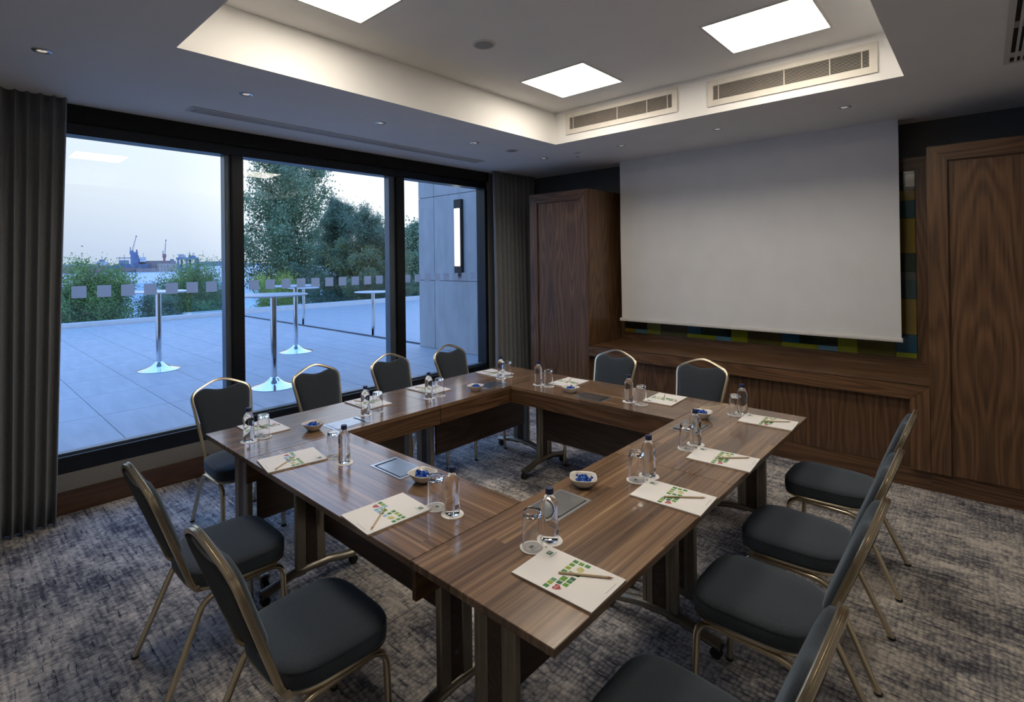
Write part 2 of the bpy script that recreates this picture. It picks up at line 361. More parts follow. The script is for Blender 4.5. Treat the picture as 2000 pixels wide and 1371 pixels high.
# ================================================================== ROOM SHELL
HC, HT = 2.922, 3.236            # ceiling and tray height
XW, XR, YN, YF = -1.33, 4.7, -2.7, 4.82
TX0, TX1, TY0, TY1 = .30, 3.03, -.222, 3.219
fl = struct(obj('floor', B(XW - .02, XR + .1, YN - .1, YF + .1, -.1, 0), 'carpet'))
bm = bmesh.new()
def quad(bm, *p): bm.faces.new([bm.verts.new(q) for q in p])
X0, X1, Y0, Y1 = XW - .22, XR + .1, YN - .1, YF + .1
o8 = [(X0, Y0), (X1, Y0), (X1, Y1), (X0, Y1)]; i8 = [(TX0, TY0), (TX1, TY0), (TX1, TY1), (TX0, TY1)]
vo = [bm.verts.new((*p, HC)) for p in o8]; vi = [bm.verts.new((*p, HC)) for p in i8]; vt = [bm.verts.new((*p, HT)) for p in i8]
vx = [bm.verts.new((*p, HT + .12)) for p in o8]
for i in range(4):
    j = (i + 1) % 4
    bm.faces.new((vo[i], vo[j], vi[j], vi[i])); bm.faces.new((vi[i], vi[j], vt[j], vt[i])); bm.faces.new((vo[i], vo[j], vx[j], vx[i]))
bm.faces.new(vt); bm.faces.new(vx)
struct(obj('ceiling', bm, 'paint'))
struct(obj('wall_far', B(X0, X1, YF, YF + .1, 0, HC), 'wallgrey'))
struct(obj('wall_right', B(XR, XR + .1, YN, YF, 0, HC), 'wallpale'))
struct(obj('wall_near', B(X0, X1, YN - .1, YN, 0, HC), 'wallpale'))
wl = sroot('wall_left')
obj('parapet_strip', B(XW - .2, XW, -1.6, 3.95, -.1, .285), 'wallbeige', wl)
obj('end_wall', B(XW - .2, XW, YN, -1.6, 0, HC), 'wallbeige', wl)
obj('end_wall', B(XW - .2, XW, 3.95, YF, 0, HC), 'wallbeige', wl)
struct(obj('baseboard_left', B(XW, XW + .022, YN, YF, 0, .16, .004), 'base_wood'))

# window: frame, two mullions, three panes, privacy squares
wn = sroot('window_1')
xg = XW - .09
obj('head_frame', B(XW - .16, XW - .01, -1.6, 3.95, 2.715, HC, .006), 'black', wn)
obj('blind_pocket', B(XW - .01, XW + .03, -1.55, 3.95, 2.80, HC, .004), 'dark', wn)
obj('sill_frame', B(XW - .16, XW + .004, -1.6, 3.95, .285, .40, .006), 'black', wn)
obj('sill_track', B(XW - .12, XW - .05, -1.55, 3.93, .40, .415, .003), 'greyalu', wn)
obj('mullion', B(XW - .16, XW + .0, .675, .78, .40, 2.715, .006), 'black', wn)
obj('sash_stile', B(XW - .13, XW - .035, .63, .675, .40, 2.715, .004), 'greyalu', wn)
obj('mullion', B(XW - .16, XW + .0, 2.46, 2.575, .40, 2.715, .006), 'black', wn)
obj('sash_stile', B(XW - .13, XW - .035, 2.385, 2.46, .40, 2.715, .004), 'greyalu', wn)
obj('end_stile', B(XW - .16, XW, 3.90, 3.95, .40, 2.715, .004), 'black', wn)
obj('end_stile', B(XW - .16, XW, -1.6, -1.54, .40, 2.715, .004), 'black', wn)
for a, b in ((-1.54, .632), (.78, 2.388), (2.575, 3.90)):
    obj('glass_pane', B(xg - .004, xg + .004, a, b, .41, 2.715), 'pane', wn)
sq = B(xg + .0045, xg + .0060, -.045, .045, -.045, .045); sq0 = None
for yc in [-.39 + .1535 * k for k in range(-2, 7)] + [.895 + .1535 * k for k in range(10)] + [2.665 + .1535 * k for k in range(8)]:
    if sq0 is None: sq0 = obj('privacy_square', sq, 'frost', wn); s_ = sq0
    else: s_ = sq0.copy(); COL.objects.link(s_)
    s_.location = (0, yc, 1.568)

# ================================================================== WALNUT WALL UNIT (far wall)
YU = 4.0
def wall_cupboard(x0, x1, label):
    w = x1 - x0; t = thing('wall_cabinet', label, 'cabinet', (x0, YU, 0))
    obj('carcass', B(0, w, .022, YF - YU, .15, 2.57), 'ven_z', t)
    obj('plinth', B(.0, w, .045, YF - YU, 0, .15), 'ven_x', t)
    fw = .115
    obj('door_frame', prism([(0, .15), (fw, .15), (fw, 2.57 - fw), (0, 2.57)], 0, .022, 'y', .003), 'ven_z', t)
    obj('door_frame', prism([(w - fw, .15), (w, .15), (w, 2.57), (w - fw, 2.57 - fw)], 0, .022, 'y', .003), 'ven_z', t)
    obj('head_frame', prism([(fw, 2.57 - fw), (w - fw, 2.57 - fw), (w, 2.57), (0, 2.57)], 0, .022, 'y', .003), 'ven_x', t)
    obj('door', B(fw + .012, w - fw - .004, .016, .0215, .155, 2.57 - fw - .012, .001), 'ven_door', t)
    return t
wall_cupboard(-.665, .168, 'tall walnut cupboard beside the window curtain, with a recessed flame-grained door')
wall_cupboard(3.088, 3.95, 'tall walnut cupboard at the far side of the projection screen from the window')
bt = thing('wall_bench', 'long low walnut bench shelf with mitred apron under the projection screen', 'bench', (.168, YU, 0))
BL = 3.088 - .168
obj('shelf_top', B(0, BL, .0, .75, .745, .785, .003), 'ven_x', bt)
obj('apron', prism([(.0, .785), (BL, .785), (BL - .115, .675), (.0, .675)], -.006, .03, 'y', .002), 'ven_x', bt)
obj('end_stile', prism([(BL - .115, .15), (BL, .15), (BL, .785), (BL - .115, .675)], -.006, .03, 'y', .002), 'ven_z', bt)
xa = 0
for xb in (.66, 1.745, BL - .115):
    obj('front_panel', B(xa + .0015, xb - .0015, .05, .068, .15, .70, .0015), 'ven_panel', bt); xa = xb
obj('plinth', B(0, BL, .045, .75, 0, .148), 'ven_x', bt)
obj('back_box', B(0, BL, .07, .75, .148, .745), 'dark', bt)
# niche back: border frame and glass tiles
nb = thing('tile_panel', 'patchwork of coloured glass tiles in a walnut border behind the projection screen', 'wall panel', (0, 4.75, 0))
obj('backing_board', B(.168, 3.088, .012, .068, .785, 2.61), 'dark', nb)
obj('border', prism([(.168, .785), (3.088, .785), (2.97, .872), (.21, .872)], -.012, .03, 'y', .002), 'ven_x', nb)
obj('border', prism([(2.97, .872), (3.088, .785), (3.088, 2.61), (2.97, 2.495)], -.012, .03, 'y', .002), 'ven_z', nb)
obj('border', prism([(.168, 2.61), (.21, 2.495), (2.97, 2.495), (3.088, 2.61)], -.012, .03, 'y', .002), 'ven_x', nb)
obj('border', prism([(.168, .785), (.21, .872), (.21, 2.495), (.168, 2.61)], -.012, .03, 'y', .002), 'ven_z', nb)
TC = dict(lime=(.20, .23, .012), olive=(.075, .072, .012), dkgreen=(.012, .030, .018), teal=(.02, .075, .085), blue=(.018, .09, .16), ltblue=(.10, .25, .34), ochre=(.22, .16, .012), white=(.42, .42, .36), brown=(.06, .045, .018), grey=(.07, .095, .095))
for k, c in TC.items(): MT['tile_' + k] = pbr('glass_tile_' + k, c, .12, var=.1, scale=6, coat=.6)
def gtile(x0, x1, z0, z1, c): obj('glass_tile', B(x0 + .001, x1 - .001, .0, .0115, z0 + .001, z1 - .001, .0008), 'tile_' + c, nb)
ZB, Z1, Z2 = .872, .918, 1.077
def tall(x0, x1, c): gtile(x0, x1, ZB, Z2, c)
def upper(x0, x1, c): gtile(x0, x1, Z1, Z2, c)
def lower(x0, x1, c): gtile(x0, x1, ZB, Z1, c)
upper(.21, .496, 'dkgreen'); lower(.21, .351, 'ochre'); lower(.351, .496, 'ltblue')
for s in (.496, 1.444):
    tall(s, s + .165, 'lime'); upper(s + .165, s + .478, 'brown'); lower(s + .165, s + .478, 'olive')
    upper(s + .478, s + .637, 'blue'); upper(s + .637, s + .948, 'dkgreen'); lower(s + .478, s + .790, 'lime'); lower(s + .790, s + .948, 'ltblue')
tall(2.392, 2.545, 'lime'); tall(2.545, 2.823, 'olive'); upper(2.823, 2.966, 'blue'); lower(2.823, 2.966, 'lime')
zz = [1.077, 1.386, 1.545, 1.624, 1.783, 2.087, 2.243, 2.332, 2.360]
for a, b, c in zip(zz, zz[1:], ('ochre', 'teal', 'grey', 'dkgreen', 'ochre', 'teal', 'ochre', 'dkgreen')): gtile(2.823, 2.966, a, b, c)
gtile(2.90, 2.966, 2.36, 2.472, 'white'); gtile(2.823, 2.90, 2.36, 2.472, 'dkgreen'); gtile(2.823, 2.966, 2.472, 2.495, 'dkgreen')
for a, b, c in ((1.077, 1.386, 'teal'), (1.386, 1.69, 'lime'), (1.69, 2.0, 'dkgreen'), (2.0, 2.495, 'olive')): gtile(.21, .351, a, b, c)

# projection screen
ps = thing('projection_screen', 'large pale grey roll-down projection screen hanging from the ceiling', 'projection screen', (0, 4.555, 0))
bm = bmesh.new(); rings = []
for z in np.linspace(1.06, HC + .03, 24):
    u = (HC - z) / (HC - 1.06); e = .012 * math.sin(u * math.pi) ** 2 * (1 if u > .5 else .4)
    wv = .004 * math.sin(u * 9)
    rings.append([Vector((.272 + .004 * u, wv, z)), Vector((2.876 + .003 * u, wv, z)), Vector((2.876 + .003 * u, wv + .0015, z)), Vector((.272 + .004 * u, wv + .0015, z))])
obj('screen_cloth', loft(rings), 'screen', ps, True)
obj('bottom_bar', prism([(-.009, 1.030), (.011, 1.030), (.013, 1.045), (.006, 1.064), (-.006, 1.064), (-.011, 1.045)], .262, 2.882, 'x'), 'screenbar', ps)
obj('bar_end_cap', B(2.882, 2.889, -.012, .014, 1.028, 1.066, .002), 'screenbar', ps); obj('bar_end_cap', B(.255, .262, -.012, .014, 1.028, 1.066, .002), 'screenbar', ps)
obj('ceiling_slot_trim', B(.17, 2.98, .015, .10, HC - .006, HC + .001, .002), 'plastic_w', ps)

# ================================================================== CEILING FITTINGS
def light_panel(x, y, label):
    t = thing('ceiling_light_panel', label, 'ceiling light', (x, y, HT), 0, 'square ceiling light panels')
    h = .3; bm = bmesh.new()
    for a in (-1, 1):
        box(bm, a * h - .008, a * h + .008, -h - .008, h + .008, -.006, .002); box(bm, -h + .008, h - .008, a * h - .008, a * h + .008, -.006, .002)
    obj('trim_frame', bm, 'plastic_w', t)
    obj('diffuser', B(-h + .007, h - .007, -h + .007, h - .007, -.004, .0), 'panel_e', t)
for x, y, l in ((.955, 2.535, 'lit square ceiling panel beside the smaller air grille'), (2.405, 2.57, 'lit square ceiling panel beside the longer air grille'),
                (.945, .405, 'lit square ceiling panel over the table corner by the window'), (2.405, .42, 'lit square ceiling panel over the front corner table, away from the window')):
    light_panel(x, y, l)
def grille(xc, zc, w, h, label):
    t = thing('air_grille', label, 'air vent', (xc, TY1, zc))
    m = .045; bm = bmesh.new()
    a, b = w / 2, h / 2
    obj('frame_rail', B(-a, a, -.012, 0, b - m, b), 'grille', t); obj('frame_rail', B(-a, a, -.012, 0, -b, -b + m), 'grille', t); bm.free()
    obj('frame_stile', B(-a, -a + m, -.012, 0, -b + m, b - m), 'grille', t); obj('frame_stile', B(a - m, a, -.012, 0, -b + m, b - m), 'grille', t)
    obj('backing', B(-a + m, a - m, -.001, .0, -b + m, b - m), 'dark', t)
    n = 12; hh = h - 2 * m; s0 = None
    for i in range(n):
        z = -b + m + hh * (i + .5) / n
        if s0 is None:
            s0 = obj('slat', prism([(-.0105, -.0022), (-.0090, -.0026), (-.0045, .0012), (-.0055, .0020)], -a + m, a - m, 'x'), 'grille', t); s = s0
        else: s = s0.copy(); COL.objects.link(s)
        s.location = (0, 0, z)
    for k in (.04, .5, .78, .96): obj('mullion', B(-a + m + (w - 2 * m) * k - .003, -a + m + (w - 2 * m) * k + .003, -.009, -.002, -b + m, b - m), 'grille', t)
grille(.990, 3.098, 1.12, .205, 'cream louvred air grille in the ceiling recess, nearer the window')
grille(2.347, 3.082, 1.10, .205, 'cream louvred air grille in the ceiling recess, farther from the window')
dl0 = None
DL = [(-.245, -.717, 'first from the curtain beside the camera end'), (-.229, .36, 'second in the row beside the window'), (-.216, 1.458, 'third in the row beside the window'), (-.19, 2.553, 'fourth in the row beside the window'), (-.204, 3.692, 'last in the row beside the window'),
      (.739, 3.74, 'before the screen edge nearer the window'), (1.676, 3.766, 'before the middle of the screen'), (2.619, 3.79, 'before the screen edge farther from the window')]
for x, y, l in DL:
    lab = 'small round recessed downlight, ' + l.replace('first from the curtain beside the camera end', 'first in the row beside the window')
    if dl0 is None:
        dl0 = thing('downlight', lab, 'downlight', (x, y, HC), 0, 'recessed ceiling downlights')
        obj('bezel', lathe([(.026, .006), (.030, -.006), (.044, -.004), (.047, .001), (.026, .006)], 28), 'alu', dl0, True)
        obj('lens', lathe([(0, .0005), (.018, -.001), (.028, .0008)], 24), 'down_e', dl0, True)
    else: dup(dl0, (x, y, HC), 0, lab)
t = thing('ceiling_speaker', 'round grey ceiling speaker in the raised recess', 'speaker', (.955, 1.48, HT))
obj('bezel', lathe([(.066, .001), (.066, -.006), (.078, -.005), (.082, .001)], 32), 'plastic_w', t, True); obj('mesh_cover', lathe([(0, -.005), (.067, -.004)], 32), 'plastic_g', t, True)
t = thing('ceiling_speaker', 'round white ceiling speaker near the window curtain and cupboard', 'speaker', (-.181, 3.107, HC))
obj('bezel', lathe([(.052, .001), (.052, -.006), (.066, -.005), (.07, .001)], 32), 'plastic_w', t, True); obj('mesh_cover', lathe([(0, -.005), (.054, -.004)], 32), 'plastic_g', t, True)
t = thing('sprinkler', 'tiny chrome fire sprinkler on the ceiling before the tray corner', 'sprinkler', (.235, 3.712, HC))
obj('rosette', lathe([(.0, -.002), (.030, -.003), (.036, .001)], 20), 'plastic_w', t, True); obj('sprinkler_body', lathe([(.008, 0), (.008, -.025), (.004, -.03), (.004, -.045)], 12), 'chrome', t, True); obj('deflector', lathe([(0, -.047), (.016, -.046), (.016, -.044), (0, -.043)], 16), 'chrome', t)
def slot(name, label, cx, cy, L, w, rz):
    t = thing(name, label, 'air vent', (cx, cy, HC), rz); a = L / 2; b = w / 2
    bm = bmesh.new(); box(bm, -a, a, -b, -b + .026, -.007, .001); box(bm, -a, a, b - .026, b, -.007, .001); obj('frame_rail', bm, 'plastic_w', t)
    bm = bmesh.new(); box(bm, -a, -a + .03, -b + .026, b - .026, -.007, .001); box(bm, a - .03, a, -b + .026, b - .026, -.007, .001); obj('frame_end', bm, 'plastic_w', t)
    obj('backing', B(-a + .03, a - .03, -b + .026, b - .026, -.0005, .0), 'dark', t)
    n = 4; ww = w - .052
    for i in range(1, n):
        y = -b + .026 + ww * i / n; obj('slat', B(-a + .03, a - .03, y - .006, y + .006, -.006, -.001), 'plastic_w', t)
    for k in (.06, .30, .72, .92): obj('deflector', B(-a + L * k, -a + L * k + .10, -b + .026, b - .026, -.003, -.0006), 'plastic_g' if k != .92 else 'plastic_w', t)  # grey and white plates paint in the slot's darker and brighter reflections
slot('slot_diffuser', 'long narrow white slot air diffuser in the ceiling along the window', -.845, 1.75, 3.13, .15, R(90))
slot('slot_diffuser', 'white slot air diffuser in the ceiling opposite the window', 3.56, 2.0, 2.8, .15, R(90))

# ================================================================== CURTAINS
def curtain(label, y0, y1, x, pitch, amp, seed, edge_flare):
    rg = random.Random(seed); L = y1 - y0; n = int(L / pitch * 12); bm = bmesh.new(); cols = []
    ph = [rg.uniform(-.5, .5) for _ in range(40)]
    zs = [0.012, .25, .8, 1.5, 2.2, 2.6, HC]
    for z in zs:
        row = []
        u = z / HC
        for i in range(n + 1):
            s = i / n; a = s * L / pitch * 2 * math.pi
            k = s * L / pitch; kk = int(k)
            w = amp * (.75 + .35 * ph[kk % 40]) * (.62 + .38 * (1 - u) ** .7)
            xx = x + w * math.sin(a + .4 * math.sin(2.1 * k)) + .012 * math.sin(3 * s + z * 1.3)
            yy = y0 + s * L + .3 * pitch * math.cos(a) * .35 + edge_flare * (1 - u) * (s - .5)
            row.append(bm.verts.new((xx, yy, z)))
        cols.append(row)
    for a, b in zip(cols, cols[1:]):
        for i in range(n): bm.faces.new((a[i], a[i + 1], b[i + 1], b[i]))
    o = obj('curtain', bm, 'curtain', None, 'all')
    md = o.modifiers.new('thickness', 'SOLIDIFY'); md.thickness = .006
    return tag(o, label, 'curtain')
curtain('full-length taupe grey curtain gathered in deep pleats, beside the widest window pane', -1.50, -.475, -1.165, .066, .050, 3, -.16)
curtain('full-length taupe grey curtain gathered beside the walnut cupboard', 3.86, 4.73, -1.15, .088, .050, 5, .0)

# ================================================================== TABLES
TL, TW, TH = 1.366, .60, .74
def make_table(loc, rz, label):
    """local: length along x (0..TL), inner edge at y=TW, chair edge at y=0"""
    t = thing('folding_table', label, 'table', loc, rz, 'walnut conference tables set in a hollow square')
    g = .0012
    obj('tabletop', B(g, TL - g, g, TW - g, TH - .026, TH, .0015), ['top'], t)
    obj('fascia', B(.004, TL - .004, TW - .024, TW - .003, .607, TH - .026, .001), 'ven_x', t)
    obj('modesty_panel', B(.155, TL - .155, TW - .245, TW - .227, .285, TH - .026, .001), 'dark_lam', t)
    obj('support_rail', B(.06, TL - .06, TW - .30, TW - .25, TH - .06, TH - .026, .002), 'legmetal', t)
    for s in (0, 1):
        xc = .105 if s == 0 else TL - .105
        sgn = 1 if s else -1; yc = .30
        prof = [(-.017, -.024), (-.010, -.029), (.010, -.029), (.017, -.024), (.017, -.008), (.013, -.005), (.013, .005), (.017, .008), (.017, .024), (.010, .029), (-.010, .029), (-.017, .024)]
        leg = bmesh.new()
        for a in (-1, 1):
            sweep([(xc, yc + a * .058, .075), (xc, yc + a * .058, TH - .026)], [(p, q) for p, q in prof], (0, 1, 0), leg)
        lo = obj('leg', leg, 'legmetal', t)
        obj('cover_panel', B(xc - .013, xc + .013, yc - .030, yc + .030, .10, TH - .03, .002), 'dark_lam', lo)
        bz = lathe([(0, 0), (.020, .001), (.022, .004), (0, .004)], 16)
        bmesh.ops.rotate(bz, cent=(0, 0, 0), matrix=Matrix.Rotation(R(90) * -sgn, 3, 'Y'), verts=bz.verts[:])
        obj('leg_button', bz, 'greyalu', lo, loc=(xc + sgn * .0135, yc, .22))
        # arched foot bar
        path = cr([(xc, yc - .275, .062), (xc, yc - .20, .073), (xc, yc - .10, .095), (xc, yc, .10), (xc, yc + .10, .095), (xc, yc + .20, .073), (xc, yc + .275, .062)], 4)
        fb = obj('foot_bar', sweep(path, ell(.030, .021, 12), (0, 0, 1)), 'legmetal', t, True)
        for a in (-1, 1):
            c = bmesh.new(); lathe([(.0, .070), (.022, .068), (.024, .056), (.018, .050), (0, .050)], 14, c, xc, yc + a * .262)
            for w in (-1, 1):
                wh = lathe([(0, -.006), (.021, -.006), (.024, -.003), (.024, .003), (.021, .006), (0, .006)], 16)
                bmesh.ops.rotate(wh, cent=(0, 0, 0), matrix=Matrix.Rotation(R(90), 3, 'Y'), verts=wh.verts[:])
                bmesh.ops.translate(wh, vec=(xc + w * .011, yc + a * .262 + .008, .024), verts=wh.verts[:])
                me = bpy.data.meshes.new('tmp'); wh.to_mesh(me); wh.free(); c.from_mesh(me); bpy.data.meshes.remove(me)
            box(c, xc - .004, xc + .004, yc + a * .262 - .012, yc + a * .262 + .018, .02, .056)
            obj('caster', c, 'rubber', fb, True)
    bx = obj('power_box', None or B(TL / 2 - .125, TL / 2 + .125, .385, .548, TH - .002, TH + .0022, .001), 'alu', t)
    obj('power_slot', B(TL / 2 - .105, TL / 2 + .105, .398, .535, TH + .0020, TH + .0026), 'boxslot', bx)
    obj('power_lid', B(TL / 2 - .088, TL / 2 + .105, .402, .535, TH + .0022, TH + .0042, .0008), 'boxlid', bx)
    return t
LX, LY = 2.566, 2.729
TL = LX - 2 * TW
tb0 = make_table((TW, 0, 0), 0, 'walnut table forming the front side, with two chairs backing onto the open floor')
dup(tb0, (LX - TW, LY, 0), R(180), 'walnut table forming the side below the projection screen, with two chairs')
TLh = TL
# side rows: local x along +y; chair edge outwards
dup(tb0, (LX, 0, 0), R(90), 'walnut table at the front corner, farthest from the window, bearing two notepads')
dup(tb0, (LX, TLh - .0015, 0), R(90), 'walnut table between the chairs facing the window and the walnut wall unit')
dup(tb0, (0, TLh, 0), R(-90), 'walnut table under the window at the end by the wide pane and pleated curtain')
dup(tb0, (0, 2 * TLh - .0015, 0), R(-90), 'walnut table under the window at the end by the walnut cupboard')

# ================================================================== CHAIRS
def make_chair(label):
    """local: faces +y, origin on the floor under the seat centre"""
    t = thing('banquet_chair', label, 'chair', (0, 0, 0), 0, 'banquet chairs around the tables')
    # seat cushion
    def ring(sx, sy, z, n=3.9): return [Vector((x * (1 + .05 * y / .21), y, z)) for x, y in superell(.214 * sx, .213 * sy, n, 48)]
    obj('seat', loft([ring(.93, .93, .402), ring(.99, .99, .407), ring(1, 1, .418), ring(1.0, 1.0, .452), ring(.995, .995, .459), ring(1.0, 1.0, .461), ring(.985, .985, .467), ring(.945, .945, .474), ring(.86, .86, .479), ring(.6, .6, .4825), ring(.3, .3, .4835)]), 'fabric', t, 'all')
    obj('seat_pan', loft([ring(.86, .86, .386), ring(.97, .97, .390), ring(.99, .99, .398), ring(.97, .97, .405)]), 'gold', t, True)
    tube = [(-.0125, -.010), (-.008, -.0145), (.008, -.0145), (.0125, -.010), (.0125, -.003), (.0105, 0), (.0125, .003), (.0125, .010), (.008, .0145), (-.008, .0145), (-.0125, .010), (-.0125, -.010 + .01)]
    tube = ell(.0122, .0145, 12)
    for s in (-1, 1):
        fx = s * .187
        p = fillet([(s * .195, .185, .004), (s * .190, .172, .378), (fx, .02, .372), (fx, -.02, .372)], .07, 6)
        lg = obj('leg', sweep(p, tube, lambda i, tt: Vector((1, 0, 0)) if True else None), 'gold', t, True)
        obj('rubber_foot', lathe([(0, 0), (.015, 0), (.016, .010), (.0, .012)], 12, None, s * .195, .185), 'rubber', lg)
        p = fillet([(fx, -.02, .372), (fx, -.125, .368), (s * .192, -.175, .345), (s * .212, -.328, .004)], .06, 6)
        lg = obj('leg', sweep(p, tube, (1, 0, 0)), 'gold', t, True)
        obj('rubber_foot', lathe([(0, 0), (.015, 0), (.016, .010), (.0, .012)], 12, None, s * .212, -.327), 'rubber', lg)
    # back frame in the leaning plane
    A = Vector((0, -.205, .425)); ev = Vector((0, -.184, .505)).normalized(); en = Vector((0, ev.z, -ev.y))   # en points to the front
    def bp(u, v, n=0):
        return A + Vector((u, 0, 0)) + ev * v + en * n + Vector((0, -.0, 0))
    half = [(.160, -.01), (.166, .10), (.178, .22), (.191, .34), (.199, .405), (.195, .445), (.172, .475), (.120, .503), (.062, .528), (.022, .538)]
    out = [(-u, v) for u, v in half] + [(0, .5395)] + [(u, v) for u, v in half[::-1]]
    pts = [bp(u, v) for u, v in cr(out, 5)]
    def hook(s):
        return fillet([Vector((s * .165, .02, .398)), Vector((s * .165, -.10, .398)), Vector((s * .162, -.192, .400)), bp(s * .161, .03)], .05, 6)[:-1]
    full = hook(-1) + pts[1:-1] + hook(1)[::-1]
    prof = [(-.0078, -.0125), (.0040, -.0125), (.0078, -.0095), (.0078, -.003), (.0058, -.0015), (.0058, .0015), (.0078, .003), (.0078, .0095), (.0040, .0125), (-.0078, .0125)]
    nh = len(hook(-1))
    cen = Vector((0, -.28, .62))
    def up(i, tt):
        if i < nh - 2 or i >= len(full) - nh + 2:
            return Vector((0, tt.z, -tt.y)) if abs(tt.z) + abs(tt.y) > .1 else en
        return en
    # orientation: keep the groove outside
    obj('back_frame', sweep(full, prof, up), 'gold', t, True)
    # padded back
    hp = [(.0, .115), (.06, .117), (.115, .128), (.148, .160), (.160, .22), (.176, .33), (.187, .405), (.186, .438), (.167, .466), (.126, .487), (.086, .482), (.042, .471), (.0, .467)]
    ol = [(u, v) for u, v in hp] + [(-u, v) for u, v in hp[::-1][1:-1]]
    ol = [tuple(q) for q in cr(ol, 3, True)]
    def shr(k, n):
        c = (0, .29); return [bp(c[0] + (u - c[0]) * k, c[1] + (v - c[1]) * (1 - (1 - k) * .8), n) for u, v in ol]
    obj('backrest', loft([shr(.985, -.004), shr(1, .0), shr(1, .012), shr(.975, .024), shr(.90, .031), shr(.70, .036), shr(.35, .038)]), 'fabric', t, 'all')
    obj('back_panel', loft([shr(.985, -.0045), shr(.975, -.013), shr(.93, -.0155), shr(.6, -.016)]), 'backfab', t, True)
    return t
ch0 = None
for x, y, rz, lab in (
    (-.206, .300, -90, 'gold-framed banquet chair on the window side, first from the wide pleated curtain'),
    (-.155, 1.010, -90, 'banquet chair on the window side, second from the wide pleated curtain'),
    (-.095, 1.700, -90, 'banquet chair on the window side, third from the wide pleated curtain'),
    (-.050, 2.385, -90, 'banquet chair on the window side, last before the walnut cupboard'),
    (.975, 2.800, 180, 'banquet chair with its back to the bench, the one nearer the window'),
    (1.728, 2.850, 180, 'banquet chair with its back to the bench, the one farther from the window'),
    (2.730, 2.500, 90, 'banquet chair facing the window, first from the walnut wall unit'),
    (2.737, 1.712, 90, 'banquet chair facing the window, second from the walnut wall unit'),
    (2.751, 1.095, 90, 'banquet chair facing the window, third from the walnut wall unit'),
    (2.753, .305, 90, 'banquet chair facing the window, fourth from the walnut wall unit, mostly cut off below'),
    (.838, -.183, 0, 'banquet chair at the front side facing the screen, the one nearer the window'),
    (1.628, -.172, 0, 'banquet chair at the front side facing the screen, the one farther from the window')):
    if ch0 is None:
        ch0 = make_chair(lab); ch0.location = (x, y, 0); ch0.rotation_euler = (0, 0, R(rz))
    else: dup(ch0, (x, y, 0), R(rz), lab)

# ================================================================== TABLE SETTINGS
def text_mesh(name, body, size, parent, mat, loc, rz=0):
    cu = bpy.data.curves.new(name, 'FONT'); cu.body = body; cu.size = size; cu.align_x = 'CENTER'; cu.align_y = 'CENTER'; cu.resolution_u = 2
    tmp = bpy.data.objects.new('tmp_text', cu); COL.objects.link(tmp)
    me = bpy.data.meshes.new_from_object(tmp.evaluated_get(bpy.context.evaluated_depsgraph_get()))
    bpy.data.objects.remove(tmp); bpy.data.curves.remove(cu)
    me.materials.append(MT[mat]); o = bpy.data.objects.new(name, me); COL.objects.link(o); o.parent = parent; o.location = loc; o.rotation_euler = (0, 0, rz)
    o['kind'] = 'stuff'
    return o
PC = dict(g1=(.045, .22, .05), g2=(.11, .30, .03), g3=(.26, .36, .03), g4=(.02, .11, .05), g5=(.10, .30, .13), bl=(.22, .45, .62), red=(.40, .035, .045), logo=(.01, .10, .055), mint=(.12, .33, .16), grey=(.25, .25, .25), yel=(.52, .50, .20))
for k, c in PC.items(): MT['ink_' + k] = pbr('ink_' + k, c, .6, var=.12, scale=60)
INKS = ['paper'] + ['ink_' + k for k in ('g1', 'g2', 'g3', 'g4', 'g5', 'bl')]
SQ = [(.09, .42, 1), (.19, .42, 3), (.28, .42, 5), (.57, .42, 1), (.68, .42, 3), (.79, .42, 2), (.90, .42, 1), (.28, .495, 4), (.59, .495, 1), (.90, .495, 2), (.29, .57, 2), (.39, .57, 1), (.48, .57, 4), (.61, .57, 1), (.91, .57, 1)]
BIG = (.40, .492, 1)
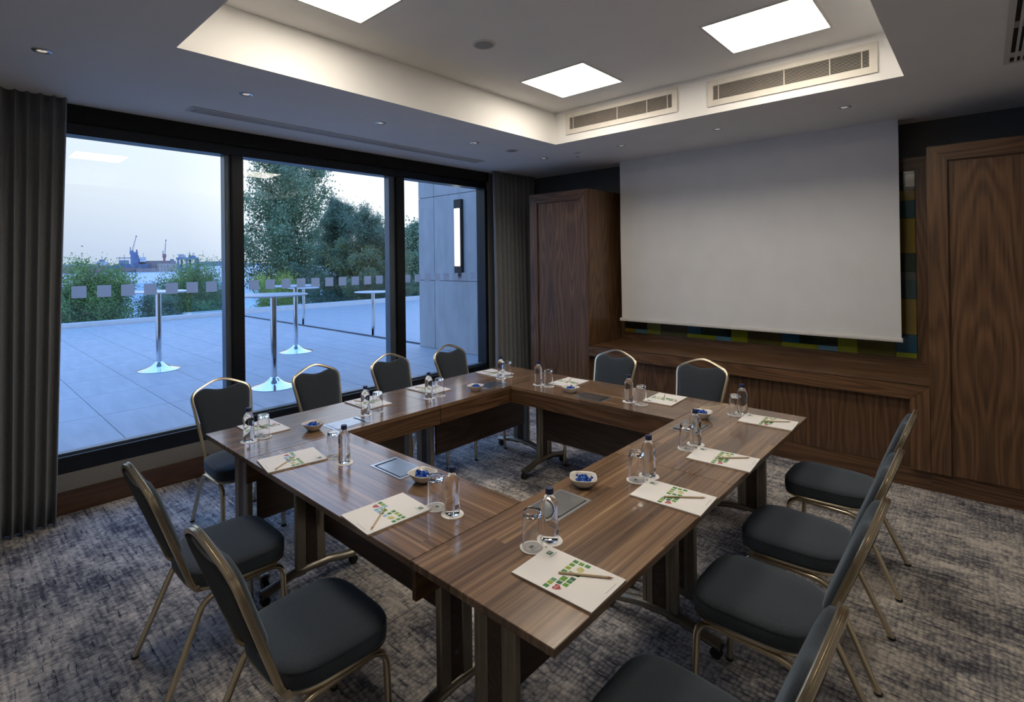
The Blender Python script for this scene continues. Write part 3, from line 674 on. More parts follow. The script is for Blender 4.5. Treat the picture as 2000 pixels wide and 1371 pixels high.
def make_pad(label, variant):
    """local: reader sits at -y, top edge at +y"""
    t = thing('notepad', label, 'notepad', (0, 0, TH + .0004), 0, 'notepads at each seat')
    w, h = .21, .297
    obj('pages', B(-w / 2, w / 2, -h / 2, h / 2, 0, .0055), 'paperedge', t)
    xs = {0., 1.}; ys = {0., 1.}
    rects = [(s - .041, s + .041, q - .030, q + .030, c) for s, q, c in SQ] + [(BIG[0] - .065, BIG[0] + .065, BIG[1] - .034, BIG[1] + .034, 2)]
    if variant: rects = [(a, b, c, d, (6 if i in (2, 7, 10, 11, 13) else k)) for i, (a, b, c, d, k) in enumerate(rects)]
    for a, b, c, d, k in rects: xs |= {round(a, 4), round(b, 4)}; ys |= {round(c, 4), round(d, 4)}
    xs = sorted(xs); ys = sorted(ys); bm = bmesh.new()
    V = [[bm.verts.new((-w / 2 + s * w, h / 2 - q * h, .0062 + .0035 * max(0, (abs(s - .5) - .36)) ** 2 * 10)) for s in xs] for q in ys]
    for j in range(len(ys) - 1):
        for i in range(len(xs) - 1):
            f = bm.faces.new((V[j][i], V[j + 1][i], V[j + 1][i + 1], V[j][i + 1])); sx, sy = (xs[i] + xs[i + 1]) / 2, (ys[j] + ys[j + 1]) / 2
            for a, b, c, d, k in rects:
                if a < sx < b and c < sy < d: f.material_index = k
    obj('cover_sheet', bm, INKS, t)
    def L(s, q): return (-w / 2 + s * w, h / 2 - q * h)
    bm = bmesh.new(); hx, hy = L(.155, .525)
    hp = []
    for i in range(28):
        a = 2 * math.pi * i / 28; hp.append((16 * math.sin(a) ** 3, 13 * math.cos(a) - 5 * math.cos(2 * a) - 2 * math.cos(3 * a) - math.cos(4 * a)))
    bm.faces.new([bm.verts.new((hx + x * .00092, hy + y * .00100, .0069)) for x, y in hp]); hr = obj('printed_heart', bm, 'ink_red', t)
    text_mesh('lettering', 'Holiday Inn', .0075, hr, 'paper', (hx, hy + .002, .0071))
    bm = bmesh.new(); px_, py_ = L(.755, .545); bm.faces.new([bm.verts.new((px_ + .014 * math.cos(a) * (1 + .15 * math.sin(2 * a)), py_ + .013 * math.sin(a), .0069)) for a in [2 * math.pi * i / 16 for i in range(16)]]); obj('printed_fruit', bm, 'ink_yel', t)
    lx, ly = L(.83, .095)
    bm = bmesh.new()
    for a, b in ((-1, 1), (1, -1)): box(bm, lx + a * .0055 - .005, lx + a * .0055 + .005, ly - .009, ly + .009, .0066, .0069)
    box(bm, lx - .0012, lx + .0012, ly - .009, ly + .009, .0066, .0068)
    lg = obj('printed_logo', bm, 'ink_logo', t); lg['kind'] = 'stuff'
    text_mesh('lettering', 'H', .018, lg, 'paper', (lx, ly, .0071))
    text_mesh('lettering', 'Holiday Inn', .0085, lg, 'ink_logo', (lx, ly - .0165, .0069))
    bm = bmesh.new(); x, y = L(.66, .955); box(bm, x - .034, x + .034, y - .0006, y + .0006, .0066, .0068); obj('printed_footer', bm, 'ink_grey', t)
    return t
def make_pencil(label):
    t = thing('pencil', label, 'pencil', (0, 0, 0), 0, 'pencils on the notepads'); Lp = .175; r = .0036
    hx = ell(r, r, 6)
    obj('barrel', sweep([(0, -Lp / 2 + .018, r), (0, Lp / 2, r)], hx, (0, 0, 1)), 'pencil', t)
    bm = lathe([(0, 0), (.0012, 0), (r, .014), (0, .0142)], 10); bmesh.ops.rotate(bm, cent=(0, 0, 0), matrix=Matrix.Rotation(R(-90), 3, 'X'), verts=bm.verts[:]); obj('point', bm, 'pinkwood', t, loc=(0, -Lp / 2 + .004, r))
    bm = lathe([(0, 0), (.0012, .0045), (0, .0046)], 8); bmesh.ops.rotate(bm, cent=(0, 0, 0), matrix=Matrix.Rotation(R(-90), 3, 'X'), verts=bm.verts[:]); obj('lead', bm, 'lead', t, loc=(0, -Lp / 2, r))
    return t
def make_coaster(label):
    t = thing('coaster', label, 'coaster', (0, 0, TH), 0, 'paper coasters')
    obj('card', lathe([(0, 0), (.0455, 0), (.046, .0008), (.0455, .0016), (0, .0016)], 36), 'coaster', t)
    bm = bmesh.new()
    for a in (-1, 1): box(bm, a * .0048 - .0036, a * .0048 + .0036, -.001, .012, .0016, .0018)
    lg = obj('printed_logo', bm, 'ink_logo', t); lg['kind'] = 'stuff'
    text_mesh('lettering', 'Holiday Inn', .0085, lg, 'ink_logo', (0, -.009, .0019))
    return t
def make_bottle(label):
    t = thing('water_bottle', label, 'bottle', (0, 0, TH + .0018), 0, 'small water bottles')
    pr = [(0, .003), (.020, .0), (.0275, .002), (.0305, .008), (.0308, .03), (.0296, .055), (.0285, .075), (.0292, .098), (.0308, .118), (.0300, .134), (.0262, .147), (.0195, .157), (.0135, .164), (.0118, .168), (.0118, .1745), (0, .1745)]
    obj('bottle_body', lathe([tuple(q) for q in cr(pr[1:-2], 3)][0:0] + pr, 32), 'water', t, True)
    obj('cap', lathe([(0, .170), (.0145, .170), (.0148, .172), (.0148, .1885), (.0140, .1905), (0, .191)], 24), 'capblue', t, True)
    def patch(name, a0, a1, z0, z1, mat, slope=0):
        bm = bmesh.new(); n = 10; lo = []; hi = []
        for i in range(n + 1):
            a = a0 + (a1 - a0) * i / n; s = slope * (i / n - .5)
            rr = .0312; lo.append(bm.verts.new((rr * math.cos(a), rr * math.sin(a), z0 + s * (mat == 'lblblue')))); hi.append(bm.verts.new((rr * math.cos(a), rr * math.sin(a), z1 + s * (mat != 'lblblue'))))
        for i in range(n): bm.faces.new((lo[i], lo[i + 1], hi[i + 1], hi[i]))
        return obj(name, bm, mat, t, 'all')
    patch('barcode', R(60), R(100), .028, .046, 'barcode')
    return t
def make_tumbler(label):
    t = thing('drinking_glass', label, 'glass', (0, 0, TH + .0017), 0, 'upturned drinking glasses')
    pr = [(.0355, 0), (.0368, .0012), (.0368, .004), (.0335, .120), (.0325, .128), (.029, .131), (.010, .131), (0, .131)]
    pin = [(0, .116), (.026, .116), (.0305, .112), (.0347, .004), (.0347, .001), (.0355, 0)]
    obj('glass_body', lathe(pin + pr[1:], 36), 'tumbler', t, True)
    return t
SEATS = [  # name, pad centre, reader direction rz, pencil angle, bottle, glass
    ('W1', (.160, .285), -90, (.330, .125), (.327, .212), 'at the window-side seat first from the pleated curtain'),
    ('W2', (.165, 1.050), -90, (.388, .878), (.385, .978), 'at the window-side seat second from the pleated curtain'),
    ('W3', (.185, 1.610), -88, (.387, 1.437), (.391, 1.540), 'at the window-side seat third from the pleated curtain'),
    ('W4', (.185, 2.390), -93, (.362, 2.278), (.357, 2.375), 'at the window-side seat beside the walnut cupboard'),
    ('S1', (.895, 2.530), 181, (.744, 2.312), (.838, 2.322), 'at the bench-side seat nearer the window'),
    ('S2', (1.715, 2.545), 182, (1.545, 2.328), (1.642, 2.322), 'at the bench-side seat farther from the window'),
    ('R4', (2.415, 2.452), 93, (2.236, 2.552), (2.214, 2.480), 'facing the window, first from the walnut wall unit'),
    ('R3', (2.425, 1.645), 94, (2.237, 1.773), (2.228, 1.676), 'facing the window, second from the walnut wall unit'),
    ('R2', (2.420, 1.065), 93, (2.243, 1.205), (2.225, 1.119), 'facing the window, third from the walnut wall unit'),
    ('R1', (2.415, .285), 91, (2.238, .430), (2.224, .346), 'facing the window, fourth from the walnut wall unit'),
    ('L1', (.797, .156), -9, (1.025, .323), (.912, .330), 'at the front-side seat nearer the window'),
    ('L2', (1.630, .146), -4, (1.830, .325), (1.737, .319), 'at the front-side seat farther from the window')]
p0 = pv = pc0 = co0 = bo0 = gl0 = None
for nm, (px, py), rz, (bx, by), (gx, gy), where in SEATS:
    lab = 'white notepad with green squares print ' + where
    if nm[0] == 'L':
        if pv is None: pv = make_pad(lab.replace('green', 'green and blue'), True); q = pv; q.location = (px, py, TH + .0004); q.rotation_euler = (0, 0, R(rz))
        else: q = dup(pv, (px, py, TH + .0004), R(rz), lab.replace('green', 'green and blue'))
    elif p0 is None: p0 = make_pad(lab, False); q = p0; q.location = (px, py, TH + .0004); q.rotation_euler = (0, 0, R(rz))
    else: q = dup(p0, (px, py, TH + .0004), R(rz), lab)
    # pencil lying on the pad
    a = R(rz)
    loc = Vector((.035, -.052, 0)) if nm[0] == 'R' else Vector((-.030, -.035, 0)) if nm[0] == 'L' else Vector((.02, -.03, 0))
    w_ = Matrix.Rotation(a, 3, 'Z') @ loc; pz = (px + w_.x, py + w_.y, TH + .0072)
    PP = {'R1': (2.459, .322, 123), 'R2': (2.465, 1.080, 129), 'R3': (2.462, 1.675, 133), 'R4': (2.456, 2.471, 129), 'L2': (1.656, .085, 37), 'L1': (.829, .100, 32)}
    if nm in PP: pz = (PP[nm][0], PP[nm][1], TH + .0072)
    pa = R(PP[nm][2]) if nm in PP else a + R(20)
    lab = 'pale wooden pencil on the notepad ' + where
    if pc0 is None: pc0 = make_pencil(lab); pc0.location = pz; pc0.rotation_euler = (0, 0, pa)
    else: dup(pc0, pz, pa, lab)
    for (cx, cy), what in (((bx, by), 'under the water bottle '), ((gx, gy), 'under the upturned glass ')):
        lab = 'round white coaster ' + what + where
        if co0 is None: co0 = make_coaster(lab); co0.location = (cx, cy, TH); co0.rotation_euler = (0, 0, a)
        else:
            c_ = dup(co0, (cx, cy, TH + (.0017 if 'glass' in what and math.hypot(bx - gx, by - gy) < .0921 else 0)), a, lab)
    dz = .0017 if math.hypot(bx - gx, by - gy) < .0921 else 0
    vd = math.atan2(CAM.y - by, CAM.x - bx)
    lab = 'small clear water bottle with navy cap ' + where
    rb = vd - R(90) + R({'W': 5, 'S': 60, 'R': 75, 'L': 50}[nm[0]])
    if bo0 is None: bo0 = make_bottle(lab); bo0.location = (bx, by, TH + .0018); bo0.rotation_euler = (0, 0, rb)
    else: dup(bo0, (bx, by, TH + .0018), rb, lab)
    lab = 'clear upturned drinking glass ' + where
    if gl0 is None: gl0 = make_tumbler(lab); gl0.location = (gx, gy, TH + .0018 + dz)
    else: dup(gl0, (gx, gy, TH + .0018 + dz), 0, lab)
# bowls of wrapped sweets
def make_bowl(label):
    t = thing('bowl', label, 'bowl', (0, 0, TH), 0, 'white square bowls of sweets')
    def rg(a, z, n): return [Vector((x, y, z)) for x, y in superell(a, a, n, 40)]
    obj('bowl_body', loft([rg(.026, 0, 2.2), rg(.033, .001, 2.3), rg(.045, .018, 2.8), rg(.058, .040, 3.4), rg(.061, .044, 3.6), rg(.0575, .0445, 3.5), rg(.054, .040, 3.3), rg(.041, .018, 2.7), rg(.026, .0075, 2.3)]), 'ceramic', t, 'all')
    return t
def make_candy(label, group):
    bm = loft([[Vector((x, r * math.cos(2 * math.pi * i / 7), r * math.sin(2 * math.pi * i / 7))) for i in range(7)] for x, r in ((-.0175, .0075), (-.011, .0018), (-.008, .0055), (-.003, .0075), (.003, .0075), (.008, .0055), (.011, .0018), (.0175, .0075))])
    return tag(obj('wrapped_sweet', bm, 'candy', None), label, 'sweet', group)
bw0 = cd0 = None
for x, y, rz, where in ((.425, .478, 20, 'on the window-side table by the pleated curtain'), (.495, 1.825, 12, 'on the window-side table by the walnut cupboard'), (1.498, .447, 8, 'on the front-side table'),
                        (1.085, 2.272, -5, 'on the bench-side table'), (2.08, 2.279, 10, 'on the far table facing the window'), (2.076, .905, 35, 'on the front corner table facing the window')):
    lab = 'small white square bowl of blue sweets ' + where
    if bw0 is None: bw0 = make_bowl(lab); bw0.location = (x, y, TH); bw0.rotation_euler = (0, 0, R(rz))
    else: dup(bw0, (x, y, TH), R(rz), lab)
    for k in range(24):
        lev = 0 if k < 9 else 1 if k < 19 else 2
        rr = (.022, .030, .016)[lev] * math.sqrt(rnd.random()); aa = k * 2.4 + rnd.random()
        l2 = 'blue foil wrapped sweet in the white bowl ' + where; g2 = 'blue sweets in the bowl ' + where
        if cd0 is None: cd0 = make_candy(l2, g2); c = cd0
        else: c = cd0.copy(); COL.objects.link(c); c['label'] = l2; c['group'] = g2
        c.location = (x + rr * math.cos(aa), y + rr * math.sin(aa), TH + (.019, .029, .039)[lev] + rr * .10)
        c.rotation_euler = (rnd.uniform(0, 6), rnd.uniform(-.5, .5), rnd.uniform(0, 6))

# ================================================================== TERRACE
ZT = .28
tr = sroot('terrace_floor')
obj('screed', B(-12.25, XW - .16, -2.6, 5.02, -.05, ZT - .012), 'joint', tr)
t0 = None; PXT, PYT = 1.02, .6065
for i in range(-2, 11):
    for j in range(-4, 9):
        x1 = -2.91 + PXT - i * PXT; x0 = x1 - PXT; y0 = j * PYT; y1 = y0 + PYT
        if x1 < -12.1 or x0 > XW - .17 or y1 > 5.0: continue
        slope = (y0 + 1.12 - (0)) / max(.1, 3.39 - x0)
        if y1 < -1.12 + .10 * (3.39 - x0): continue
        if x1 > XW - .17 or x0 < -12.15:
            obj('floor_tile', B(max(x0, -12.15) + .002, min(x1, XW - .17) - .002, y0 + .002, y1 - .002, ZT - .012, ZT, .001), 'tile', tr); continue
        if t0 is None: t0 = obj('floor_tile', B(.0025, PXT - .0025, .0025, PYT - .0025, -.012, 0, .001), 'tile', tr); s = t0
        else: s = t0.copy(); COL.objects.link(s)
        s.location = (x0, y0, ZT)
obj('step_edge', B(-12.2, -3.7, 4.955, 5.0, ZT - .02, ZT + .004, .002), 'joint', tr)
obj('step_riser', B(-12.2, -3.7, 4.99, 5.02, -.05, ZT - .01), 'joint', tr)
tr2 = sroot('lower_terrace_floor')
obj('screed', B(-15.2, -3.4, 5.02, 17, -.1, .008), 'joint', tr2)
t0 = None
for i in range(-1, 12):
    for j in range(0, 20):
        x0 = -3.93 - PXT * i; y0 = 5.02 + j * PYT
        if x0 < -15.15 or y0 + PYT < 5.02 or y0 > -1.12 + .93 * (3.39 - x0) or y0 > 16.4 or y0 + PYT < -1.12 + .33 * (3.39 - x0) : continue
        if t0 is None: t0 = obj('floor_tile', B(.0025, PXT - .0025, .0025, PYT - .0025, -.012, 0, .001), 'tile', tr2); s = t0
        else: s = t0.copy(); COL.objects.link(s)
        s.location = (x0, y0, .02)
# concrete wall
cw = sroot('wall_terrace')
obj('wall_core', B(-3.72, XW - .2, 4.785, 5.2, -.1, 5.2), 'joint', cw)
xe = [-3.742, -3.33, XW - .2]; ze = [ZT, 1.438, 2.86, 4.3, 5.2]
for a, b in zip(xe, xe[1:]):
    for c, d in zip(ze, ze[1:]): obj('concrete_panel', B(a + .004, b - .004, 4.761, 4.79, c + .004, d - .004, .002), 'concrete', cw)
for c, d in zip(ze, ze[1:]): obj('concrete_panel', B(-3.742, -3.715, 4.793, 5.2, c + .004, d - .004, .002), 'concrete', cw)
t = thing('wall_lamp', 'tall narrow black outdoor wall lamp, lit, on the concrete wall', 'wall lamp', (-2.70, 4.761, 0))
obj('housing', B(-.085, .085, -.055, 0, 1.515, 2.755, .004), 'lampblack', t)
obj('diffuser', B(-.060, .060, -.075, -.05, 1.68, 2.61, .006), 'lamp_e', t)
# bar tables
def make_bar(label, loc):
    t = thing('bar_table', label, 'table', loc, 0, 'bar tables on the terrace')
    obj('tabletop', lathe([(0, 1.088), (.35, 1.088), (.395, 1.096), (.40, 1.104), (.395, 1.110), (0, 1.110)], 40), 'bartop', t, True)
    obj('pole', lathe([(.036, .02), (.036, 1.088)], 24), 'chrome', t, True)
    obj('base', lathe([(0, .0), (.262, .0), (.265, .006), (.235, .016), (.16, .036), (.10, .062), (.062, .095), (.045, .115), (.036, .118)], 40), 'chrome', t, True)
    return t
b0 = make_bar('chrome bar table on the terrace behind the wide window pane', (-5.015, 1.06, ZT))
for x, y, z, l in ((-2.78, 1.70, ZT, 'chrome bar table on the terrace closest to the window'), (-4.90, 3.05, ZT, 'chrome bar table on the terrace, just behind the one closest to the window'),
                   (-9.20, 5.43, .02, 'distant bar table below the terrace step, its base hidden'), (-6.10, 5.42, .02, 'white topped bar table below the terrace step beside the concrete wall')):
    dup(b0, (x, y, z), 0, l)
# balustrades
def balustrade(label, x, spans, z0, zk, zt, y0, y1):
    t = thing('balustrade', label, 'balustrade', (x, 0, z0))
    obj('kerb', B(-.18, 0, y0, y1, -.3, zk - z0, .006), 'kerb', t)
    for a, b in spans:
        obj('glass_panel', B(-.09, -.078, a + .006, b - .006, zk - z0 - .05, zt - z0), 'railpane', t)
balustrade('glass terrace balustrade on a white kerb, behind the wide window pane', -12.2, [(-.2 + 1.28 * k, 1.08 + 1.28 * k) for k in range(3)] + [(3.74, 4.17), (4.17, 5.0)], ZT, .395, 1.30, -.4, 5.0)
balustrade('glass terrace balustrade beyond the terrace step, before the trees', -15.1, [(4.6 + 1.6 * k, 6.2 + 1.6 * k) for k in range(7)], .02, .20, 1.12, 4.4, 16.6)

# ================================================================== BANK, SEA, TREES
bm = bmesh.new(); quad(bm, (-12.4, -40, -2.5), (-12.4, 90, -2.5), (-110, 90, -15.9), (-110, -40, -15.9)); struct(obj('ground_bank', bm, 'bank'))
bm = bmesh.new(); quad(bm, (-60, -3000, -15.6), (-60, 9000, -15.6), (-14000, 9000, -15.6), (-14000, -3000, -15.6)); struct(obj('sea', bm, 'sea'))
def bank_z(x): return -2.5 + (x + 12.4) / 97.6 * 13.4
def place(azdeg, D):
    a = R(azdeg); return CAM.x - D * math.cos(a), CAM.y + D * math.sin(a)
def leaves(name, centres, n, spread, size, mat, parent, seed, aspect=.55):
    g = np.random.default_rng(seed); C = np.asarray(centres); idx = g.integers(0, len(C), n)
    sp = np.asarray(spread)[idx][:, None] if np.ndim(spread) else spread
    p = C[idx] + g.normal(size=(n, 3)) * sp * .5
    a = g.normal(size=(n, 3)); a /= np.linalg.norm(a, axis=1)[:, None]; b = np.cross(a, g.normal(size=(n, 3))); b /= np.linalg.norm(b, axis=1)[:, None]
    s = size * g.uniform(.6, 1.3, (n, 1))
    v = np.stack([p - a * s, p + b * s * aspect, p + a * s, p - b * s * aspect], 1).reshape(-1, 3)
    me = bpy.data.meshes.new(name); me.vertices.add(4 * n); me.vertices.foreach_set('co', v.astype(np.float32).ravel())
    me.loops.add(4 * n); me.loops.foreach_set('vertex_index', np.arange(4 * n, dtype=np.int32)); me.polygons.add(n); me.polygons.foreach_set('loop_start', np.arange(0, 4 * n, 4, dtype=np.int32))
    me.update(); me.materials.append(MT[mat]); o = bpy.data.objects.new(name, me); COL.objects.link(o); o.parent = parent; o['kind'] = 'stuff'
    return o
def limb(bm, p0, p1, r0, r1, bend=0.1, rg=rnd):
    p0, p1 = Vector(p0), Vector(p1); d = (p1 - p0); s = Vector((rg.uniform(-1, 1), rg.uniform(-1, 1), 0)) * d.length * bend
    pts = [p0 + d * k + s * math.sin(k * math.pi) for k in (0, .25, .5, .75, 1)]; rings = []
    for i, p in enumerate(pts):
        tt = (pts[min(i + 1, 4)] - pts[max(i - 1, 0)]).normalized(); u = tt.orthogonal().normalized(); w = tt.cross(u); r = r0 + (r1 - r0) * i / 4
        rings.append([p + (u * math.cos(a) + w * math.sin(a)) * r for a in [k * math.pi / 3 for k in range(6)]])
    loft(rings, bm); return pts
def tree(label, cat, az, D, ztop, zlow, rad, style, n, size, mat, seed, mat2=None):
    rg = random.Random(seed); x, y = place(az, D); zb = bank_z(x); H = ztop - zb
    t = thing({'poplar': 'poplar_tree', 'pine': 'pine_tree', 'bush': 'leafy_bush', 'small': 'small_tree'}[style], label, cat, (x, y, zb), 0, None)
    tk = bmesh.new(); br = bmesh.new(); C = []; S = []
    zl = zlow - zb
    if style in ('poplar', 'pine'):
        limb(tk, (0, 0, -.3), (0, 0, H * .97), .045 * rad * 2.2, .02, .01, rg)
        nb = 46 if style == 'poplar' else 40
        for i in range(nb):
            u = (i + .5) / nb; z = zl + (H - zl) * (u * .93); a = i * 2.4 + rg.uniform(-.4, .4)
            if style == 'poplar':
                Lb = rad * (1.0 if u < .45 else (1 - (u - .45) / .56) ** .6 * 1.0) * rg.uniform(.75, 1.12); tip = (Lb * math.cos(a), Lb * math.sin(a), z + Lb * rg.uniform(.45, .95)); zz0 = max(.5, z - Lb * .2)
            else:
                Lb = rad * (1.05 - u * .72) * rg.uniform(.55, 1.35); tip = (Lb * math.cos(a), Lb * math.sin(a), z + Lb * rg.uniform(.1, .75)); zz0 = max(.3, z - Lb * .1)
            pts = limb(br, (0, 0, zz0), tip, .035 * rad * .6, .008, .06, rg)
            for p, k in zip(pts[1:], (.35, .5, .5, .42)):
                C.append(tuple(p)); S.append(k * rad * (.56 if style == 'poplar' else .36))
        C.append((0, 0, H - .3)); S.append(.5)
    else:
        ns = 5 if style == 'small' else 3
        for i in range(ns):
            a = i * 2 * math.pi / ns + rg.random(); rr = rad * .35
            top = (rr * math.cos(a), rr * math.sin(a), H * .78); limb(tk, (rr * .25 * math.cos(a), rr * .25 * math.sin(a), -.2), top, .035 * rad + .02, .012, .1, rg)
            for k in range(7):
                b = rg.uniform(0, 6.28); u = rg.uniform(.4, 1.0); z0 = max(.2, u * H * .75)
                e = rad * rg.uniform(.35, .98); zt = zl + (H - zl) * rg.uniform(.12, .96); sh = math.sqrt(max(.05, 1 - ((zt - zl) / (H - zl) - .45) ** 2 * 2.6)); e *= sh
                pts = limb(br, (top[0] * u, top[1] * u, min(z0, zt)), (e * math.cos(b), e * math.sin(b), zt), .02 * rad + .008, .006, .12, rg)
                for p in pts[2:]: C.append(tuple(p)); S.append(.30 * rad + .05)
    obj('trunk', tk, 'bark', t, 'all'); bo = obj('branches', br, 'bark', t, 'all'); bo['kind'] = 'stuff'
    f = leaves('foliage', C, n, S, size, mat, t, seed, .13 if style == 'pine' else .6)
    if mat2: leaves('foliage', C[len(C) // 4: len(C) * 3 // 4], n // 4, [q * 1.05 for q in S[len(C) // 4: len(C) * 3 // 4]], size, mat2, t, seed + 50, .13)
    return t
tree('tall dense poplar tree beyond the balustrade, cut off by the window head', 'tree', 26.0, 32, 10.2, -1.0, 2.35, 'poplar', 62000, .074, 'leaf_poplar', 11)
tree('dark shaggy pine tree directly beside the tall poplar', 'tree', 31.0, 27, 4.9, -1.2, 2.0, 'pine', 60000, .10, 'leaf_pine', 21)
tree('shorter olive-green pine tree between the dark pine and concrete wall', 'tree', 33.9, 25, 4.0, -1.2, 2.15, 'pine', 52000, .10, 'leaf_pine', 25, 'leaf_pine_y')
tree('low spreading pine tree seen beside the middle window mullion', 'tree', 36.4, 27, 2.6, -1.5, 1.5, 'pine', 36000, .10, 'leaf_pine', 28, 'leaf_pine_y')
tree('slim poplar tree close to the edge of the concrete wall', 'tree', 39.3, 36, 4.5, -2.0, 1.7, 'poplar', 34000, .075, 'leaf_poplar', 31)
tree('bright yellow-green bush in front of the tall poplar', 'bush', 24.8, 23, 1.42, -.9, 1.0, 'bush', 24000, .032, 'leaf_bush', 41)
tree('rounded small tree in front of the red ship, beside the pleated curtain', 'tree', 10.1, 19.5, 1.78, .15, 1.05, 'small', 42000, .030, 'leaf_tree', 51)
tree('rounded small tree in front of the offshore platform', 'tree', 17.7, 22.3, 1.73, .05, 1.22, 'small', 44000, .032, 'leaf_tree', 57)
tree('dark low bush between the two rounded small trees', 'bush', 14.6, 20.0, .80, -1.0, .78, 'bush', 20000, .030, 'leaf_pine', 61)
tree('low bush behind the balustrade beside the window mullion', 'bush', 18.6, 21.5, .55, -1.2, 1.0, 'bush', 20000, .030, 'leaf_tree', 66)
tree('small bush beside the pleated curtain and rounded tree', 'bush', 7.9, 19.0, 1.0, -.6, .6, 'bush', 8000, .042, 'leaf_tree', 68)

# ================================================================== SHIPPING ON THE HORIZON
ZS = -15.6
for k, c in dict(redhull=(.34, .20, .22), navy=(.14, .18, .28), rust=(.30, .26, .25), tan=(.44, .38, .33), bluesup=(.17, .21, .34), white=(.58, .60, .62), steel=(.20, .26, .34), shore=(.22, .28, .36), cranered=(.34, .17, .17)).items():  # muted paints: distance haze is mixed into these base colours
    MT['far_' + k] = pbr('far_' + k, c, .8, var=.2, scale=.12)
def at_sea(az, D=1500.): x, y = place(az, D); return (x, y, ZS), R(90 - az)
def far_thing(name, label, cat, az, D=1500.):
    loc, rz = at_sea(az, D)      # local +x runs towards growing azimuth, +y away from the shore
    return thing(name, label, cat, loc, rz)
def hull(L, Bm, h):
    pts = [(-L / 2, -Bm / 2), (L * .40, -Bm / 2), (L / 2, 0), (L * .40, Bm / 2), (-L / 2, Bm / 2)]
    return prism(pts, 0, h)
DEG = 1500 * math.pi / 180
t = far_thing('cargo_ship', 'long red-hulled cargo ship low on the horizon beside the curtain', 'ship', 8.6)
obj('hull', hull(110, 20, 17), 'far_redhull', t); obj('superstructure', B(-10, 8, -7, 7, 17, 24, .3), 'far_white', t); obj('mast', B(-31, -30, -.6, .6, 17, 34), 'far_steel', t); obj('deck_house', B(16, 34, -6, 6, 17, 21, .3), 'far_white', t)
t = far_thing('moored_ship', 'grey moored ship with white bridge, behind the rounded small tree', 'ship', 10.3, 1560)
obj('hull', hull(78, 16, 17), 'far_navy', t); obj('superstructure', B(-14, 12, -6, 6, 17, 26, .3), 'far_white', t); obj('bridge', B(-6, 6, -5, 5, 26, 31, .3), 'far_steel', t); obj('mast', B(-1, .2, -.6, .6, 31, 40), 'far_steel', t)
t = far_thing('docked_ship', 'dark blue ship with blue bridge lying in the floating dock', 'ship', 12.6)
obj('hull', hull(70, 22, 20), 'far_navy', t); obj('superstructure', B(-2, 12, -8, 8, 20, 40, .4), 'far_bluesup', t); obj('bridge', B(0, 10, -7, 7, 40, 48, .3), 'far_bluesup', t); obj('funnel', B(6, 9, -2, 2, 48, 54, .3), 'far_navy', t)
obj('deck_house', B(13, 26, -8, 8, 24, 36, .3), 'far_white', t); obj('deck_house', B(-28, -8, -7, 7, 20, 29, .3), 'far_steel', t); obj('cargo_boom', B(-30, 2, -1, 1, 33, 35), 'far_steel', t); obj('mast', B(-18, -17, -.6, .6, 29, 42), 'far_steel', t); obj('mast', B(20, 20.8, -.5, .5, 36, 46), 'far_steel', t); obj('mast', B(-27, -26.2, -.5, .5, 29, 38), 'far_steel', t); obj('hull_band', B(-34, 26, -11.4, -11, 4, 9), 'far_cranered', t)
t = far_thing('floating_dock', 'long tan and rust floating dock on the horizon', 'dock', 14.0, 1490)
obj('pontoon', B(-30, 52, -22, 22, -1, 9, .3), 'far_rust', t); obj('wing_wall', B(12, 53, -24, -16, -1, 19, .3), 'far_tan', t); obj('wing_wall', B(-34, 52, 16, 24, -1, 27, .3), 'far_rust', t); obj('deck_rail', B(13, 52, -24, -23, 19, 21), 'far_rust', t)
for k in range(7): obj('rail_post', B(14 + k * 6, 14.6 + k * 6, -23.6, -23, 21, 24), 'far_steel', t)
for k in range(6): obj('hull_rib', B(14 + k * 6.4, 14.8 + k * 6.4, -24.5, -24, 0, 18), 'far_rust', t)
obj('winch_house', B(40, 48, 17, 23, 27, 31, .3), 'far_steel', t); obj('winch_house', B(-26, -18, 17, 23, 27, 32, .3), 'far_steel', t)
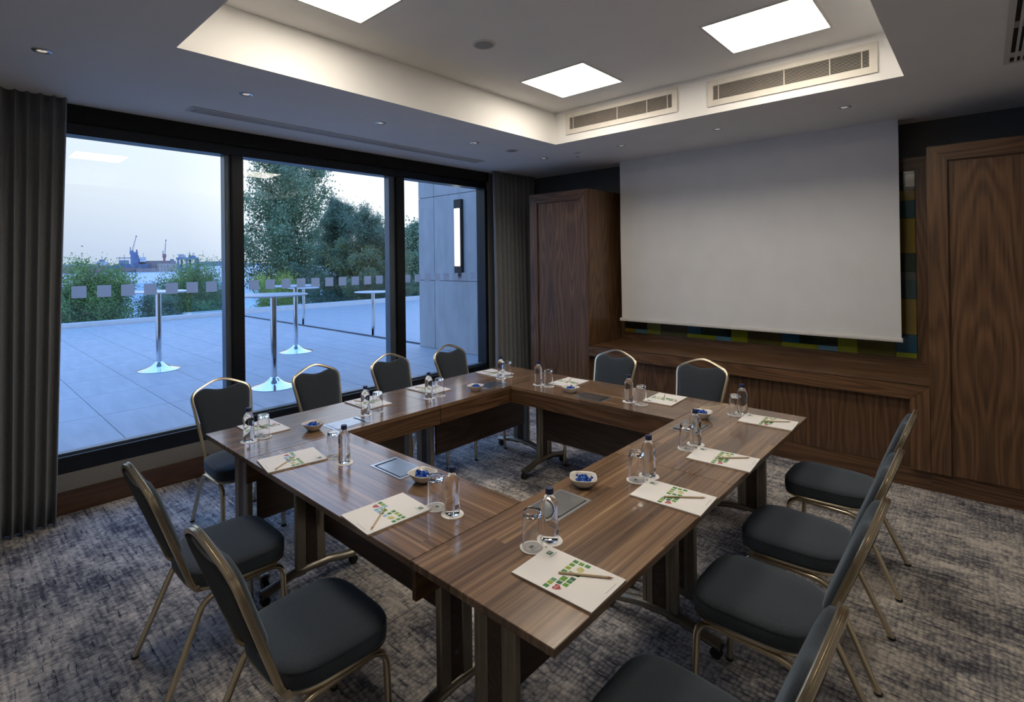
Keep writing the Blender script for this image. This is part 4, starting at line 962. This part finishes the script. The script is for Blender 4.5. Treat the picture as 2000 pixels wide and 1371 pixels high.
def crane(label, az, hb, col, D, lean):
    t = far_thing('dock_crane', label, 'crane', az, D)
    obj('tower', prism([(-2.6, -2.6), (2.6, -2.6), (1.8, 2.6), (-1.8, 2.6)], 18, hb, 'z'), col, t); obj('cab', B(-4, 4, -3, 3, hb - 2, hb + 7, .4), col, t); obj('a_frame', B(-3.5, -1.8, -1, 1, hb + 7, hb + 15, .2), 'far_steel', t)
    jb = bmesh.new()
    for a in (-1.3, 1.3):
        for b in (-1, 1): limb(jb, (1 + a, b, hb + 6), (1 + lean + a * .2, b * .3, hb + 40), .38, .3, 0)
    for k in range(9):
        u0, u1 = k / 9, (k + 1) / 9; w0, w1 = 1.3 * (1 - .8 * u0), 1.3 * (1 - .8 * u1); s = 1 if k % 2 else -1
        limb(jb, (1 + lean * u0 + s * w0, 0, hb + 6 + 34 * u0), (1 + lean * u1 - s * w1, 0, hb + 6 + 34 * u1), .25, .25, 0)
    obj('lattice_jib', jb, 'far_steel', t); obj('jib_head', B(lean - .3, lean + 2.6, -1, 1, hb + 39, hb + 42, .3), 'far_steel', t)
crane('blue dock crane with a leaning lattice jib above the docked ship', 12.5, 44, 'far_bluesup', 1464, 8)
crane('red dock crane with a steep lattice jib at the end of the floating dock', 15.05, 36, 'far_cranered', 1480, 2.5)
t = far_thing('oil_platform', 'grey offshore oil platform on columns at the horizon', 'platform', 16.95, 1640)
obj('deck', B(-27, 27, -20, 20, 31, 36, .4), 'far_steel', t)
for x_, y_ in ((-22, -15), (-2, -15), (20, -15), (-14, 15), (6, 15), (25, 15)): obj('column', B(x_ - 3, x_ + 3, y_ - 3, y_ + 3, 0, 31, .5), 'far_steel', t)
obj('pontoon', B(-27, 27, -20, 20, -1, 10, .4), 'far_steel', t); obj('deck_module', B(-22, -4, -10, 10, 36, 43, .4), 'far_white', t); obj('deck_module', B(2, 20, -10, 10, 36, 41, .4), 'far_steel', t); obj('helideck', B(-25, -8, -12, 8, 43.5, 45, .3), 'far_white', t)
obj('derrick', prism([(3, 36), (7, 36), (5.8, 52), (5.2, 52)], -1, 1, 'y'), 'far_steel', t); obj('derrick', prism([(11, 36), (15, 36), (13.8, 50), (13.2, 50)], -1, 1, 'y'), 'far_steel', t)
bm = bmesh.new(); rings = []
g = random.Random(4); P = []
for k in range(60):
    az = 2 + k * .75; x, y = place(az, 5200); P.append((x, y, 18 + g.uniform(-6, 12) + (14 if 17.5 < az < 21 else 0)))
lo = [bm.verts.new((x, y, ZS - 1)) for x, y, h in P]; hi = [bm.verts.new((x, y, ZS + h)) for x, y, h in P]; lb = [bm.verts.new((x - 500, y + 300, ZS - 1)) for x, y, h in P]
for i in range(59): bm.faces.new((lo[i], lo[i + 1], hi[i + 1], hi[i])); bm.faces.new((hi[i], hi[i + 1], lb[i + 1], lb[i]))
struct(obj('far_shore', bm, 'far_shore'))
